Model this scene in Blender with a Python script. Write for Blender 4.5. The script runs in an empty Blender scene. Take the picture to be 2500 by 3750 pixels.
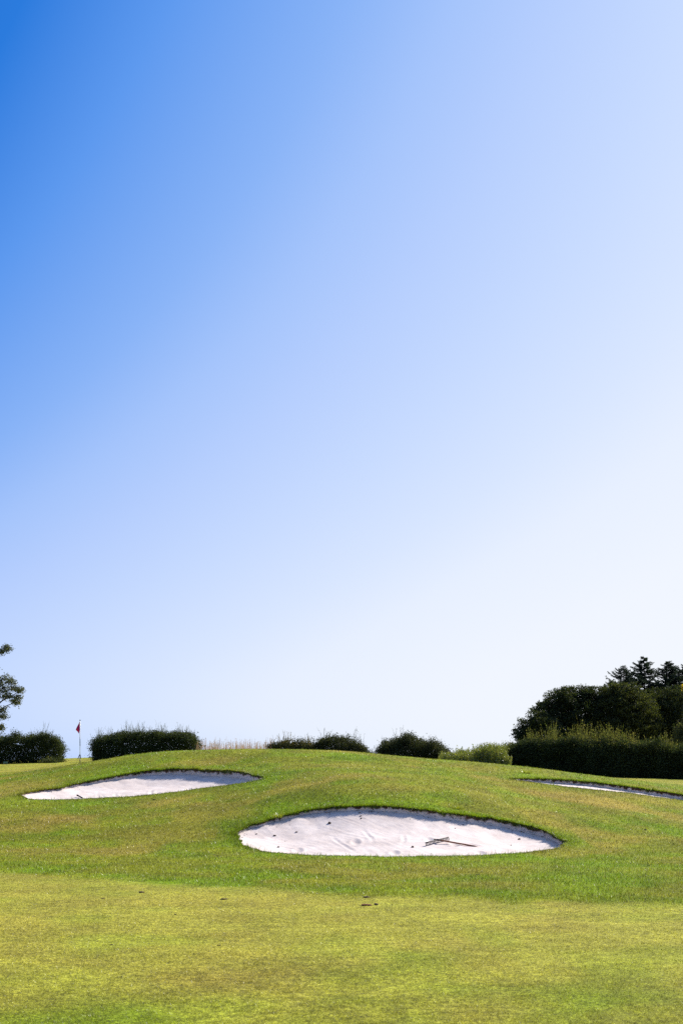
import bpy, math, random
import numpy as np
from mathutils import Vector

random.seed(7)
rng = np.random.default_rng(7)
scene = bpy.context.scene
col = scene.collection
R = math.radians

# ------------------------------------------------------------------ camera
FPX = 5208.0          # focal length in photo pixels (50 mm, 36 mm tall frame, 3750 px)
HOR = 2850.0          # photo row of the horizon
EYE = 1.5
cam_d = bpy.data.cameras.new('camera')
cam_d.sensor_fit = 'VERTICAL'
cam_d.sensor_height = 36.0
cam_d.lens = 50.0
cam_d.shift_y = (HOR - 1875.0) / 3750.0
cam_d.clip_start = 0.1
cam_d.clip_end = 8000.0
cam_d.dof.use_dof = True
cam_d.dof.focus_distance = 34.0
cam_d.dof.aperture_fstop = 7.1
cam = bpy.data.objects.new('camera', cam_d)
cam.location = (0, 0, EYE)
cam.rotation_euler = (R(90), 0, 0)
col.objects.link(cam)
scene.camera = cam

# ------------------------------------------------------------------ light
SUN_AZ, SUN_EL = R(48), R(38)      # azimuth to the right of the view
world = bpy.data.worlds.new("World")
scene.world = world
world.use_nodes = True
wn, wl = world.node_tree.nodes, world.node_tree.links
wn.clear()
sky = wn.new('ShaderNodeTexSky')
sky.sky_type = 'NISHITA'
sky.sun_disc = False
sky.sun_elevation = SUN_EL
sky.sun_rotation = SUN_AZ
sky.altitude = 50
sky.air_density = 1.0
sky.dust_density = 0.6
sky.ozone_density = 3.0
bg = wn.new('ShaderNodeBackground')
bg.inputs['Strength'].default_value = 0.1
wo = wn.new('ShaderNodeOutputWorld')
# grade the Nishita sky: its own brightness plus the angle from the sun pick the sky colour
EXPO = 0.9
bw = wn.new('ShaderNodeRGBToBW'); wl.new(sky.outputs['Color'], bw.inputs[0])
def wmath(op, a, b=None):
    n = wn.new('ShaderNodeMath'); n.operation = op
    for i, v in enumerate((a, b)):
        if v is None: continue
        if isinstance(v, (int, float)): n.inputs[i].default_value = v
        else: wl.new(v, n.inputs[i])
    return n.outputs[0]
lnY = wmath('LOGARITHM', wmath('MAXIMUM', wmath('MULTIPLY', bw.outputs[0], 0.1516), 0.01), math.e)
wtc = wn.new('ShaderNodeTexCoord')
dot = wn.new('ShaderNodeVectorMath'); dot.operation = 'DOT_PRODUCT'
wl.new(wtc.outputs['Generated'], dot.inputs[0])
dot.inputs[1].default_value = (math.sin(SUN_AZ) * math.cos(SUN_EL), math.cos(SUN_AZ) * math.cos(SUN_EL), math.sin(SUN_EL))
key = wmath('ADD', wmath('ADD', wmath('MULTIPLY', lnY, 0.686), wmath('MULTIPLY', dot.outputs['Value'], 0.712)), 0.495)
kfac = wmath('DIVIDE', wmath('ADD', key, 0.6), 2.8)
ramp = wn.new('ShaderNodeValToRGB'); wl.new(kfac, ramp.inputs[0])
STOPS = [(-0.6, (0.20, 0.30, 0.55)), (-0.1, (0.15, 0.27, 0.60)), (0.12, (0.05, 0.20, 0.66)), (0.25, (0.022, 0.195, 0.72)), (0.34, (0.11, 0.32, 0.86)), (0.457, (0.25, 0.455, 0.93)), (0.53, (0.375, 0.555, 0.97)),
         (0.60, (0.465, 0.62, 0.99)), (0.70, (0.575, 0.71, 1.0)), (0.80, (0.69, 0.795, 1.0)), (0.88, (0.80, 0.87, 1.0)), (1.0, (0.875, 0.92, 1.0)), (1.2, (0.92, 0.95, 1.0)), (1.45, (1.7, 1.7, 1.7)), (2.2, (4.5, 4.3, 4.0))]
els = ramp.color_ramp.elements
els[0].position = 0.0; els[0].color = (*STOPS[0][1], 1); els[1].position = 1.0; els[1].color = (*STOPS[-1][1], 1)
for k_, c_ in STOPS[1:-1]:
    e_ = els.new((k_ + 0.6) / 2.8); e_.color = (*c_, 1)
scl = wn.new('ShaderNodeVectorMath'); scl.operation = 'SCALE'; wl.new(ramp.outputs[0], scl.inputs[0])
scl.inputs['Scale'].default_value = 10.0 / 2 ** EXPO
wl.new(scl.outputs[0], bg.inputs['Color'])
wl.new(bg.outputs[0], wo.inputs['Surface'])

sd = bpy.data.lights.new('sun', 'SUN')
sd.energy = 4.5
sd.angle = R(0.53)
sd.color = (1.0, 0.945, 0.86)
sun = bpy.data.objects.new('sun', sd)
S = Vector((math.sin(SUN_AZ) * math.cos(SUN_EL), math.cos(SUN_AZ) * math.cos(SUN_EL), math.sin(SUN_EL)))
sun.rotation_euler = S.to_track_quat('Z', 'Y').to_euler()
sun.location = S * 60
col.objects.link(sun)

scene.view_settings.view_transform = 'Standard'
scene.view_settings.look = 'None'
scene.view_settings.gamma = 1.0
scene.view_settings.exposure = EXPO
scene.render.engine = 'CYCLES'
scene.cycles.max_bounces = 6
scene.cycles.use_denoising = False
scene.cycles.sample_clamp_direct = 6.0
scene.cycles.sample_clamp_indirect = 3.0

# ------------------------------------------------------------------ helpers
def tag(o, label=None, cat=None, group=None, kind=None):
    if label: o['label'] = label
    if cat: o['category'] = cat
    if group: o['group'] = group
    if kind: o['kind'] = kind
    return o

def empty(name, loc):
    o = bpy.data.objects.new(name, None)
    o.location = loc
    o.empty_display_size = 0.2
    col.objects.link(o)
    return o

def mesh_obj(name, V, F, mat, parent=None, smooth=False, attrs=None):
    """V (n,3) world coordinates, F a list of index arrays of one size each (k,3) or (k,4)."""
    V = np.asarray(V, dtype=np.float32)
    if not isinstance(F, (list, tuple)):
        F = [F]
    off = np.zeros(3, dtype=np.float32)
    q_ = parent
    while q_ is not None:
        off = off + np.array(q_.location, dtype=np.float32); q_ = q_.parent
    me = bpy.data.meshes.new(name)
    me.vertices.add(len(V))
    me.vertices.foreach_set('co', (V - off).ravel())
    loops = np.concatenate([np.asarray(f, dtype=np.int32).ravel() for f in F])
    sizes = np.concatenate([np.full(len(f), np.asarray(f).shape[1], dtype=np.int32) for f in F])
    starts = np.concatenate([[0], np.cumsum(sizes)[:-1]]).astype(np.int32)
    me.loops.add(len(loops))
    me.loops.foreach_set('vertex_index', loops)
    me.polygons.add(len(sizes))
    me.polygons.foreach_set('loop_start', starts)
    try:
        me.polygons.foreach_set('loop_total', sizes)
    except Exception:
        pass
    me.polygons.foreach_set('use_smooth', np.full(len(sizes), smooth, dtype=bool))
    if attrs:
        for k, a in attrs.items():
            a = np.asarray(a, dtype=np.float32)
            at = me.attributes.new(k, 'FLOAT_VECTOR' if a.ndim == 2 else 'FLOAT', 'POINT')
            at.data.foreach_set('vector' if a.ndim == 2 else 'value', a.ravel())
    me.update(calc_edges=True)
    me.validate()
    if mat: me.materials.append(mat)
    o = bpy.data.objects.new(name, me)
    col.objects.link(o)
    if parent is not None:
        o.parent = parent
    return o

def _h(ix, iy, seed):
    n = (ix.astype(np.int64) * 374761393 + iy.astype(np.int64) * 668265263 + seed * 1442695041) & 0x7fffffff
    n = ((n ^ (n >> 13)) * 1274126177) & 0x7fffffff
    return ((n ^ (n >> 16)) & 0xffff) / 65535.0

def noise(x, y, seed=0):
    x = np.asarray(x, float); y = np.asarray(y, float)
    ix, iy = np.floor(x), np.floor(y)
    fx, fy = x - ix, y - iy
    fx = fx * fx * (3 - 2 * fx); fy = fy * fy * (3 - 2 * fy)
    a, b = _h(ix, iy, seed), _h(ix + 1, iy, seed)
    c, d = _h(ix, iy + 1, seed), _h(ix + 1, iy + 1, seed)
    return (a + (b - a) * fx) * (1 - fy) + (c + (d - c) * fx) * fy

def fbm(x, y, seed=0, oct=4):
    s, a, t = 0.0, 1.0, 0.0
    for k in range(oct):
        s = s + a * noise(np.asarray(x) * 2 ** k, np.asarray(y) * 2 ** k, seed + k * 17)
        t += a; a *= 0.5
    return s / t

def sstep(a, b, x):
    t = np.clip((x - a) / (b - a), 0, 1)
    return t * t * (3 - 2 * t)

def px2x(px, d):
    return (np.asarray(px, float) - 1250.0) / FPX * d

def pz(py, d):
    return EYE + (HOR - np.asarray(py, float)) / FPX * d

# ------------------------------------------------------------------ terrain heights
# contour lines: depth in metres -> (photo column, photo row) where the lie of the land passes
CURV = {
 32: [(-600,3060),(0,3050),(500,3040),(700,3020),(900,3000),(1050,2978),(1200,2962),(1330,2953),(1500,2960),(1700,2988),(1900,3022),(2040,3046),(2200,3056),(2500,3062),(3200,3070)],
 35: [(-600,2992),(0,2987),(500,2975),(700,2953),(900,2929),(1050,2896),(1200,2874),(1330,2864),(1500,2876),(1700,2907),(1900,2948),(2040,2976),(2200,2990),(2500,3014),(3200,3030)],
 38: [(-600,2942),(0,2934),(300,2932),(500,2921),(700,2899),(850,2880),(940,2868),(1100,2840),(1300,2826),(1500,2843),(1700,2873),(2000,2925),(2300,2953),(2500,2978),(3200,3000)],
 43: [(-600,2900),(0,2885),(100,2872),(300,2850),(500,2828),(600,2818),(800,2810),(940,2800),(1100,2792),(1300,2790),(1500,2806),(1700,2825),(1850,2846),(2000,2853),(2100,2859),(2250,2875),(2400,2897),(2500,2910),(3200,2950)],
 48: [(-600,2868),(0,2850),(100,2835),(200,2815),(330,2790),(460,2766),(600,2750),(800,2746),(970,2742),(1100,2744),(1300,2754),(1450,2769),(1600,2781),(1800,2794),(2000,2817),(2150,2838),(2300,2856),(2500,2880),(3200,2910)],
 54: [(-600,2838),(0,2830),(100,2822),(200,2808),(330,2796),(460,2784),(600,2775),(900,2768),(1300,2778),(1600,2800),(1800,2812),(2000,2828),(2150,2843),(2300,2855),(2500,2867),(3200,2880)],
 70: [(-600,2812),(0,2803),(200,2800),(330,2797),(500,2795),(1000,2795),(1500,2805),(1800,2820),(2150,2842),(2500,2855),(3200,2860)],
 80: [(-600,2803),(0,2797),(200,2791),(330,2788),(1000,2792),(1500,2803),(1800,2820),(2150,2842),(2500,2853),(3200,2856)],
 100: [(-600,2792),(0,2786),(205,2781),(330,2775),(1000,2790),(1500,2800),(1800,2820),(2150,2841),(2500,2852),(3200,2855)],
}
TPX = np.arange(-2000, 4501, 10.0)
def gsm(a, s):
    k = np.arange(-4 * s, 4 * s + 1); w = np.exp(-0.5 * (k / s) ** 2); w /= w.sum()
    return np.convolve(np.pad(a, 4 * s, mode='edge'), w, mode='valid')
kd, kz = [], []
for d in (-60, 0, 12, 22, 26.5):
    kd.append(d); kz.append(np.zeros_like(TPX))
kd.append(28.3); kz.append(np.full_like(TPX, 0.03))
for d in sorted(CURV):
    P = np.array(CURV[d], float)
    kd.append(d); kz.append(pz(gsm(np.interp(TPX, P[:, 0], P[:, 1]), 4), d))
kd += [150, 300, 1000, 4000]
kz += [kz[-1] * 0.6 + 0.6, np.full_like(TPX, 0.6), np.full_like(TPX, -3.0), np.full_like(TPX, -12.0)]
kd = np.array(kd, float); kz = np.array(kz)
# monotone cubic (Fritsch-Carlson style) in depth
hh = np.diff(kd)[:, None]; dl = np.diff(kz, axis=0) / hh
m = np.zeros_like(kz)
m[1:-1] = np.where(dl[:-1] * dl[1:] > 0, 3 * (hh[:-1] + hh[1:]) / ((2 * hh[1:] + hh[:-1]) / np.where(dl[:-1] == 0, 1, dl[:-1]) + (hh[1:] + 2 * hh[:-1]) / np.where(dl[1:] == 0, 1, dl[1:])), 0)
TD = np.concatenate([np.arange(-60, 0, 5.0), np.arange(0, 20, 1.0), np.arange(20, 56, 0.1), np.arange(56, 110, 0.5), np.geomspace(110, 4000, 60)])
ki = np.clip(np.searchsorted(kd, TD, side='right') - 1, 0, len(kd) - 2)
t_ = ((TD - kd[ki]) / (kd[ki + 1] - kd[ki]))[:, None]; h_ = (kd[ki + 1] - kd[ki])[:, None]
TZ = (kz[ki] * (1 + 2 * t_) * (1 - t_) ** 2 + m[ki] * h_ * t_ * (1 - t_) ** 2
      + kz[ki + 1] * t_ ** 2 * (3 - 2 * t_) + m[ki + 1] * h_ * t_ ** 2 * (t_ - 1))

def zt(x, y):
    """terrain height at world x, y"""
    x = np.asarray(x, float); y = np.asarray(y, float)
    px = 1250 + FPX * x / np.maximum(y, 6.0)
    cx = np.clip((px - TPX[0]) / 10.0, 0, len(TPX) - 1.001)
    i = cx.astype(int); fx = cx - i
    yc = np.clip(y, TD[0], TD[-1] - 1e-3)
    j = np.clip(np.searchsorted(TD, yc, side='right') - 1, 0, len(TD) - 2)
    fy = (yc - TD[j]) / (TD[j + 1] - TD[j])
    z = (TZ[j, i] * (1 - fx) + TZ[j, i + 1] * fx) * (1 - fy) + (TZ[j + 1, i] * (1 - fx) + TZ[j + 1, i + 1] * fx) * fy
    und = (fbm(x / 3.1, y / 3.1, 5, 3) - 0.5) * 0.07 + (noise(x / 0.55, y / 0.55, 9) - 0.5) * 0.014
    return z + und * np.clip(1 - (y - 60) / 60, 0.15, 1)

def hit(px, py, zf, d0=20.0, d1=100.0, step=0.02):
    """first point along the sight line of a photo pixel where it meets the surface zf"""
    d = np.arange(d0, d1, step)
    x = px2x(px, d)
    below = pz(py, d) <= zf(x, d)
    k = np.argmax(below) if below.any() else len(d) - 1
    return float(x[k]), float(d[k]), float(zf(x[k:k+1], d[k:k+1])[0])

# ------------------------------------------------------------------ bunker outlines (photo pixels), clockwise from the left end: back lip, then front edge
BUNK = {
 'front': [(866,3062),(880,3044),(930,3022),(990,3002),(1050,2985),(1120,2970),(1200,2960),(1300,2954),(1400,2955),(1500,2961),(1600,2974),(1700,2985),(1800,2997),(1900,3017),(1960,3033),(2014,3051),(2052,3073),(2074,3090),
           (2045,3106),(1980,3116),(1880,3126),(1750,3133),(1550,3136),(1300,3136),(1120,3131),(1000,3123),(925,3110),(880,3089)],
 'left': [(85,2908),(130,2899),(200,2889),(270,2875),(350,2857),(450,2838),(540,2824),(620,2818),(720,2819),(820,2822),(890,2829),(935,2840),(962,2852),
          (920,2862),(840,2874),(740,2887),(640,2901),(520,2914),(400,2922),(280,2927),(160,2929),(105,2927),(86,2919)],
 'right': [(1874,2853),(1930,2852),(2000,2854),(2080,2858),(2160,2864),(2250,2875),(2340,2887),(2430,2900),(2520,2914),(2620,2928),(2700,2942),
           (2720,2957),(2640,2951),(2520,2934),(2430,2922),(2340,2910),(2250,2899),(2150,2890),(2060,2880),(1970,2868),(1900,2859)],
}
LIPN = {'front': 18, 'left': 13, 'right': 11}      # how many of the points are back lip
LIPH = {'front': lambda px: np.interp(px, [860, 1000, 1300, 1600, 1900, 2070], [0.035, 0.055, 0.075, 0.12, 0.14, 0.10]),
        'left': lambda px: np.interp(px, [80, 250, 500, 800, 970], [0.02, 0.05, 0.11, 0.15, 0.15]),
        'right': lambda px: np.interp(px, [1870, 2000, 2300, 2700], [0.05, 0.09, 0.12, 0.12])}
BOWL = {'front': (0.17, 1.3), 'left': (0.2, 1.4), 'right': (0.02, 0.4)}
DSTART = {'front': 25.0, 'left': 35.0, 'right': 36.0}

class Bunker: pass
bunkers = {}
for nm, pts in BUNK.items():
    b = Bunker(); n = len(pts)
    W = np.array([hit(px, py, zt, DSTART[nm])[:2] for px, py in pts])
    back = np.array([1.0 if i < LIPN[nm] else 0.0 for i in range(n)])
    back[0] = 0.6; back[LIPN[nm] - 1] = 0.6
    # Catmull-Rom through the points, resampled
    out, bk, pxs = [], [], []
    for i in range(n):
        p0, p1, p2, p3 = W[i - 1], W[i], W[(i + 1) % n], W[(i + 2) % n]
        L = np.linalg.norm(p2 - p1); k = max(2, int(L / 0.05))
        for t in np.arange(k) / k:
            q = 0.5 * (2 * p1 + (p2 - p0) * t + (2 * p0 - 5 * p1 + 4 * p2 - p3) * t * t + (3 * p1 - p0 - 3 * p2 + p3) * t ** 3)
            out.append(q); bk.append(back[i] * (1 - t) + back[(i + 1) % n] * t)
    b.P = np.array(out); b.back = np.array(bk)
    # a slightly ragged edge
    T = np.roll(b.P, -1, 0) - np.roll(b.P, 1, 0); T /= np.linalg.norm(T, axis=1)[:, None] + 1e-9
    N = np.stack([-T[:, 1], T[:, 0]], 1)            # clockwise outline: left normal points outwards
    ar = np.sum(b.P[:, 0] * np.roll(b.P[:, 1], -1) - np.roll(b.P[:, 0], -1) * b.P[:, 1])
    if ar > 0: N = -N
    b.N = N
    b.P = b.P + N * ((noise(b.P[:, 0] / 0.22, b.P[:, 1] / 0.22, 3) - 0.5) * 0.10 + (noise(b.P[:, 0] / 0.55, b.P[:, 1] / 0.55, 4) - 0.5) * 0.10)[:, None]
    ppx = 1250 + FPX * b.P[:, 0] / b.P[:, 1]
    b.lip = 0.018 + b.back * LIPH[nm](ppx)
    b.bowl, b.bs = BOWL[nm]
    b.lo, b.hi = b.P.min(0) - 0.4, b.P.max(0) + 0.4
    bunkers[nm] = b

def sdist(b, x, y):
    """signed distance (inside positive) and lip height of the nearest edge point"""
    x = np.asarray(x, float).ravel(); y = np.asarray(y, float).ravel()
    s = np.full(len(x), -9.0); lip = np.full(len(x), 0.02)
    sel = np.where((x > b.lo[0]) & (x < b.hi[0]) & (y > b.lo[1]) & (y < b.hi[1]))[0]
    A = b.P; B = np.roll(A, -1, 0); E = B - A; el = (E ** 2).sum(1) + 1e-12
    for c in range(0, len(sel), 20000):
        q = sel[c:c + 20000]
        X = x[q][:, None]; Y = y[q][:, None]
        t = np.clip(((X - A[:, 0]) * E[:, 0] + (Y - A[:, 1]) * E[:, 1]) / el, 0, 1)
        dd = (X - A[:, 0] - t * E[:, 0]) ** 2 + (Y - A[:, 1] - t * E[:, 1]) ** 2
        k = dd.argmin(1); dist = np.sqrt(dd[np.arange(len(q)), k])
        cr = ((A[:, 1] > Y) != (B[:, 1] > Y)) & (X < E[:, 0] * (Y - A[:, 1]) / np.where(E[:, 1] == 0, 1e-9, E[:, 1]) + A[:, 0])
        ins = cr.sum(1) % 2 == 1
        s[q] = np.where(ins, dist, -dist)
        # lip blended over the near outline so that it varies smoothly inside
        w = 1.0 / (dd + 0.01) ** 1.5
        lip[q] = (w * b.lip).sum(1) / w.sum(1)
    return s, lip

def inside_any(x, y):
    s = np.full(np.asarray(x).size, -9.0)
    for b in bunkers.values():
        s = np.maximum(s, sdist(b, x, y)[0])
    return s

FOOT = {'front': [(28.9,-1.35),(29.6,-0.9),(30.2,0.3),(29.4,1.1),(30.6,1.9),(29.7,2.9),(30.4,2.4),(29.0,3.4)], 'left': [(40.0,-6.0),(40.4,-5.2),(39.6,-6.6),(41,-4.4)], 'right': []}
DRAG = {'front': [((1210,3022),(1305,3085)), ((1335,2995),(1365,3045)), ((1700,3040),(1780,3060)), ((1850,3085),(1935,3060)), ((1640,3105),(1760,3118)), ((1010,3066),(1080,3078)), ((1480,3010),(1475,3050))],
        'left': [((355,2870),(385,2912)), ((372,2872),(398,2908)), ((420,2868),(432,2905)), ((560,2850),(552,2888)), ((480,2880),(440,2905)), ((640,2850),(700,2860)), ((200,2900),(330,2880)), ((700,2840),(800,2868)), ((760,2838),(840,2862))], 'right': []}
DRAGW = {k: [(np.array(hit(*a, zt, DSTART[k])[:2]), np.array(hit(*c, zt, DSTART[k])[:2])) for a, c in v] for k, v in DRAG.items()}
def zsand(nm):
    b = bunkers[nm]
    def f(x, y):
        x = np.asarray(x, float).ravel(); y = np.asarray(y, float).ravel()
        s, lip = sdist(b, x, y)
        u = np.clip(s / b.bs, 0, 1)
        z = zt(x, y) - lip - b.bowl * (1 - (1 - u) ** 2)
        ins = np.clip(s / 0.25, 0, 1)
        z = z + ins * ((fbm(x / 0.5, y / 0.5, 31, 3) - 0.5) * 0.026 + (noise(x / 0.09, y / 0.09, 33) - 0.5) * 0.006)
        # rake strokes: shallow grooves that wander across the sand
        ph = (x * 0.8 + y * 0.6) + 0.5 * fbm(x / 1.3, y / 1.3, 41, 2)
        patch = sstep(0.45, 0.65, noise(x / 0.9, y / 0.9, 43))
        z = z + ins * patch * 0.0035 * (noise(ph / 0.05, (x * 0.6 - y * 0.8) / 0.9, 47) - 0.5) * 2
        for i_, (a_, c_) in enumerate(DRAGW[nm]):      # marks where a rake or a foot was dragged
            e_ = c_ - a_; t = np.clip(((x - a_[0]) * e_[0] + (y - a_[1]) * e_[1]) / (e_ @ e_), 0, 1)
            wob = (noise(t * 5, t * 0 + i_, 55) - 0.5) * 0.06
            dd = np.hypot(x - a_[0] - t * e_[0] + wob, y - a_[1] - t * e_[1])
            z = z + 0.9 * ins * np.sin(np.pi * np.clip(t, 0.06, 0.94)) * (0.55 if nm == 'front' else 1.0) * (-0.026 * np.exp(-(dd / 0.035) ** 2) + 0.014 * np.exp(-((dd - 0.075) / 0.03) ** 2))
        for (fy_, fx_) in FOOT[nm]:
            q = ((x - fx_) / 0.085) ** 2 + ((y - fy_) / 0.16) ** 2
            z = z - 0.03 * np.exp(-q) + 0.012 * np.exp(-(np.sqrt(q) - 1.5) ** 2 / 0.2)
        return z
    return f
ZS = {k: zsand(k) for k in bunkers}

# ------------------------------------------------------------------ kinds of turf (true grass colour, from mowing and dry soil)
def edge_y(px):      # depth of the line where the mown fairway meets the longer bank grass
    row = np.interp(px, [-600, 0, 300, 700, 1250, 1800, 2500, 3200], [3190, 3195, 3212, 3232, 3272, 3292, 3312, 3330])
    return EYE * FPX / (row - HOR)
def turf(x, y):
    px = 1250 + FPX * x / np.maximum(y, 6.0)
    py = HOR - (zt(x, y) - EYE) / np.maximum(y, 6.0) * FPX
    e = edge_y(px)
    rough = sstep(-0.6, 0.6, y - e + (noise(x / 0.5, y / 0.5, 51) - 0.5) * 0.9 + (noise(x / 2.5, y * 0, 52) - 0.5) * 0.8)
    # the green and its apron far left are mown short again
    rough = rough * (1 - sstep(50, 54, y) * sstep(420, 250, px))
    rough = rough * (1 - 0.8 * sstep(45, 50, y) * sstep(1900, 2200, px))
    def spot(cx, cy, rx, ry): return np.exp(-((px - cx) / rx) ** 2 - ((py - cy) / ry) ** 2)
    dry = (0.45 + 0.25 * rough) * sstep(0.48, 0.75, fbm(x / 2.2, y / 2.6, 61, 4)) + 0.9 * spot(2250, 2930, 260, 30) + 0.55 * spot(1330, 2890, 200, 22) + 0.5 * spot(700, 2985, 170, 40) + 0.45 * spot(600, 3060, 260, 30) + 0.4 * spot(1900, 2900, 250, 30) + 0.35*spot(200,2990,250,20)
    lush = 0.6 * sstep(0.5, 0.75, fbm(x / 1.7 + 40, y / 2.1, 71, 4)) + 0.9 * spot(2150, 3180, 420, 55) + 0.5 * spot(1300, 3190, 500, 30) + 0.6 * spot(2050, 2835, 220, 16) + 0.4*spot(300,2940,300,14)
    lush = lush + 0.55 * np.exp(-((y - e - 0.6) / 0.9) ** 2) * (noise(x / 1.5, y / 3, 79) + 0.3)
    dry = dry + 0.35 * (1 - rough) * sstep(0.5, 0.8, fbm(x / 1.1 + 9, y / 1.8, 63, 3)) * (y < 40)
    lush = (lush + 0.6 * sstep(0.5, 0.8, noise(x / 0.7, y / 1.1, 73))) * (0.5 + 0.5 * rough) + 0.3 * (1 - rough) * sstep(12.5, 9.5, y) * noise(x / 0.8, y / 0.8, 74)
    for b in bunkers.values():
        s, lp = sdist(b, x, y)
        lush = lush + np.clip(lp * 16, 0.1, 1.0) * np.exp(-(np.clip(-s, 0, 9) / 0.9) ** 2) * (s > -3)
    dry = np.clip(dry * (1 - 0.6 * np.clip(lush, 0, 1)), 0, 1)
    return rough, np.clip(dry, 0, 1), np.clip(lush, 0, 1)

# ------------------------------------------------------------------ materials
def new_mat(name):
    mt = bpy.data.materials.new(name); mt.use_nodes = True
    nt = mt.node_tree; nt.nodes.clear()
    return mt, nt, nt.nodes, nt.links
def N_(nodes, typ, **kw):
    n = nodes.new(typ)
    for k, v in kw.items(): setattr(n, k, v)
    return n
def mixc(nodes, links, fac, a, b, mode='MIX'):
    n = nodes.new('ShaderNodeMix'); n.data_type = 'RGBA'; n.blend_type = mode
    for s, v in ((0, fac), (6, a), (7, b)):
        if hasattr(v, 'is_linked') or isinstance(v, bpy.types.NodeSocket): links.new(v, n.inputs[s])
        else: n.inputs[s].default_value = v if s == 0 else (*v, 1)
    return n.outputs[2]

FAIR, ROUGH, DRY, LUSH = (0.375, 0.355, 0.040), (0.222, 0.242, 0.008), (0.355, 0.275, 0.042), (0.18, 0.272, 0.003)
def turf_colour(nodes, links):
    def at(k):
        n = N_(nodes, 'ShaderNodeAttribute', attribute_type='GEOMETRY', attribute_name=k); return n.outputs['Fac']
    c = mixc(nodes, links, at('rough'), FAIR, ROUGH)
    c = mixc(nodes, links, at('lush'), c, LUSH)
    c = mixc(nodes, links, at('dry'), c, DRY)
    g = N_(nodes, 'ShaderNodeNewGeometry')
    n1 = N_(nodes, 'ShaderNodeTexNoise'); n1.inputs['Scale'].default_value = 7.0; n1.inputs['Detail'].default_value = 5
    links.new(g.outputs['Position'], n1.inputs['Vector'])
    r = N_(nodes, 'ShaderNodeMapRange'); r.inputs[1].default_value = 0.35; r.inputs[2].default_value = 0.65; r.inputs[3].default_value = 0.8; r.inputs[4].default_value = 1.2
    links.new(n1.outputs['Fac'], r.inputs[0])
    cc = N_(nodes, 'ShaderNodeCombineColor')
    for i in range(3): links.new(r.outputs[0], cc.inputs[i])
    c = mixc(nodes, links, 1.0, c, cc.outputs[0], 'MULTIPLY')
    n4 = N_(nodes, 'ShaderNodeTexNoise'); n4.inputs['Scale'].default_value = 0.75; n4.inputs['Detail'].default_value = 3
    links.new(g.outputs['Position'], n4.inputs['Vector'])
    r4 = N_(nodes, 'ShaderNodeMapRange'); r4.inputs[1].default_value = 0.36; r4.inputs[2].default_value = 0.64; r4.inputs[3].default_value = 0.82; r4.inputs[4].default_value = 1.12
    links.new(n4.outputs['Fac'], r4.inputs[0])
    c4 = N_(nodes, 'ShaderNodeCombineColor')
    for i in range(3): links.new(r4.outputs[0], c4.inputs[i])
    c = mixc(nodes, links, 1.0, c, c4.outputs[0], 'MULTIPLY')
    n3 = N_(nodes, 'ShaderNodeTexNoise'); n3.inputs['Scale'].default_value = 26.0; n3.inputs['Detail'].default_value = 2
    links.new(g.outputs['Position'], n3.inputs['Vector'])
    r3 = N_(nodes, 'ShaderNodeMapRange'); r3.inputs[1].default_value = 0.33; r3.inputs[2].default_value = 0.67; r3.inputs[3].default_value = 0.62; r3.inputs[4].default_value = 1.4
    links.new(n3.outputs['Fac'], r3.inputs[0])
    c3 = N_(nodes, 'ShaderNodeCombineColor')
    for i in range(3): links.new(r3.outputs[0], c3.inputs[i])
    return mixc(nodes, links, 1.0, c, c3.outputs[0], 'MULTIPLY')

def blade_shader(nodes, links, colsock, gloss=0.12, rough=0.35, trans=0.4, spec=(1, 1, 1), lay=0.0):
    d = N_(nodes, 'ShaderNodeBsdfDiffuse'); t = N_(nodes, 'ShaderNodeBsdfTranslucent')
    if lay:      # dense turf scatters light like the slope it grows on: lean the shading normal to it
        ta = N_(nodes, 'ShaderNodeAttribute', attribute_type='GEOMETRY', attribute_name='slope')
        gg = N_(nodes, 'ShaderNodeNewGeometry')
        mv = N_(nodes, 'ShaderNodeMix', data_type='VECTOR'); mv.inputs[0].default_value = lay
        links.new(gg.outputs['Normal'], mv.inputs[4]); links.new(ta.outputs['Vector'], mv.inputs[5])
        nv = N_(nodes, 'ShaderNodeVectorMath', operation='NORMALIZE'); links.new(mv.outputs[1], nv.inputs[0])
        links.new(nv.outputs['Vector'], d.inputs['Normal'])
    links.new(colsock, d.inputs[0])
    tc = mixc(nodes, links, 1.0, colsock, (1.15, 1.15, 0.7), 'MULTIPLY'); links.new(tc, t.inputs[0])
    mx = N_(nodes, 'ShaderNodeMixShader'); mx.inputs[0].default_value = trans
    links.new(d.outputs[0], mx.inputs[1]); links.new(t.outputs[0], mx.inputs[2])
    gl = N_(nodes, 'ShaderNodeBsdfGlossy'); gl.inputs['Roughness'].default_value = rough; gl.inputs[0].default_value = (*spec, 1)
    m2 = N_(nodes, 'ShaderNodeMixShader'); m2.inputs[0].default_value = gloss
    links.new(mx.outputs[0], m2.inputs[1]); links.new(gl.outputs[0], m2.inputs[2])
    o = N_(nodes, 'ShaderNodeOutputMaterial'); links.new(m2.outputs[0], o.inputs[0])

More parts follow.
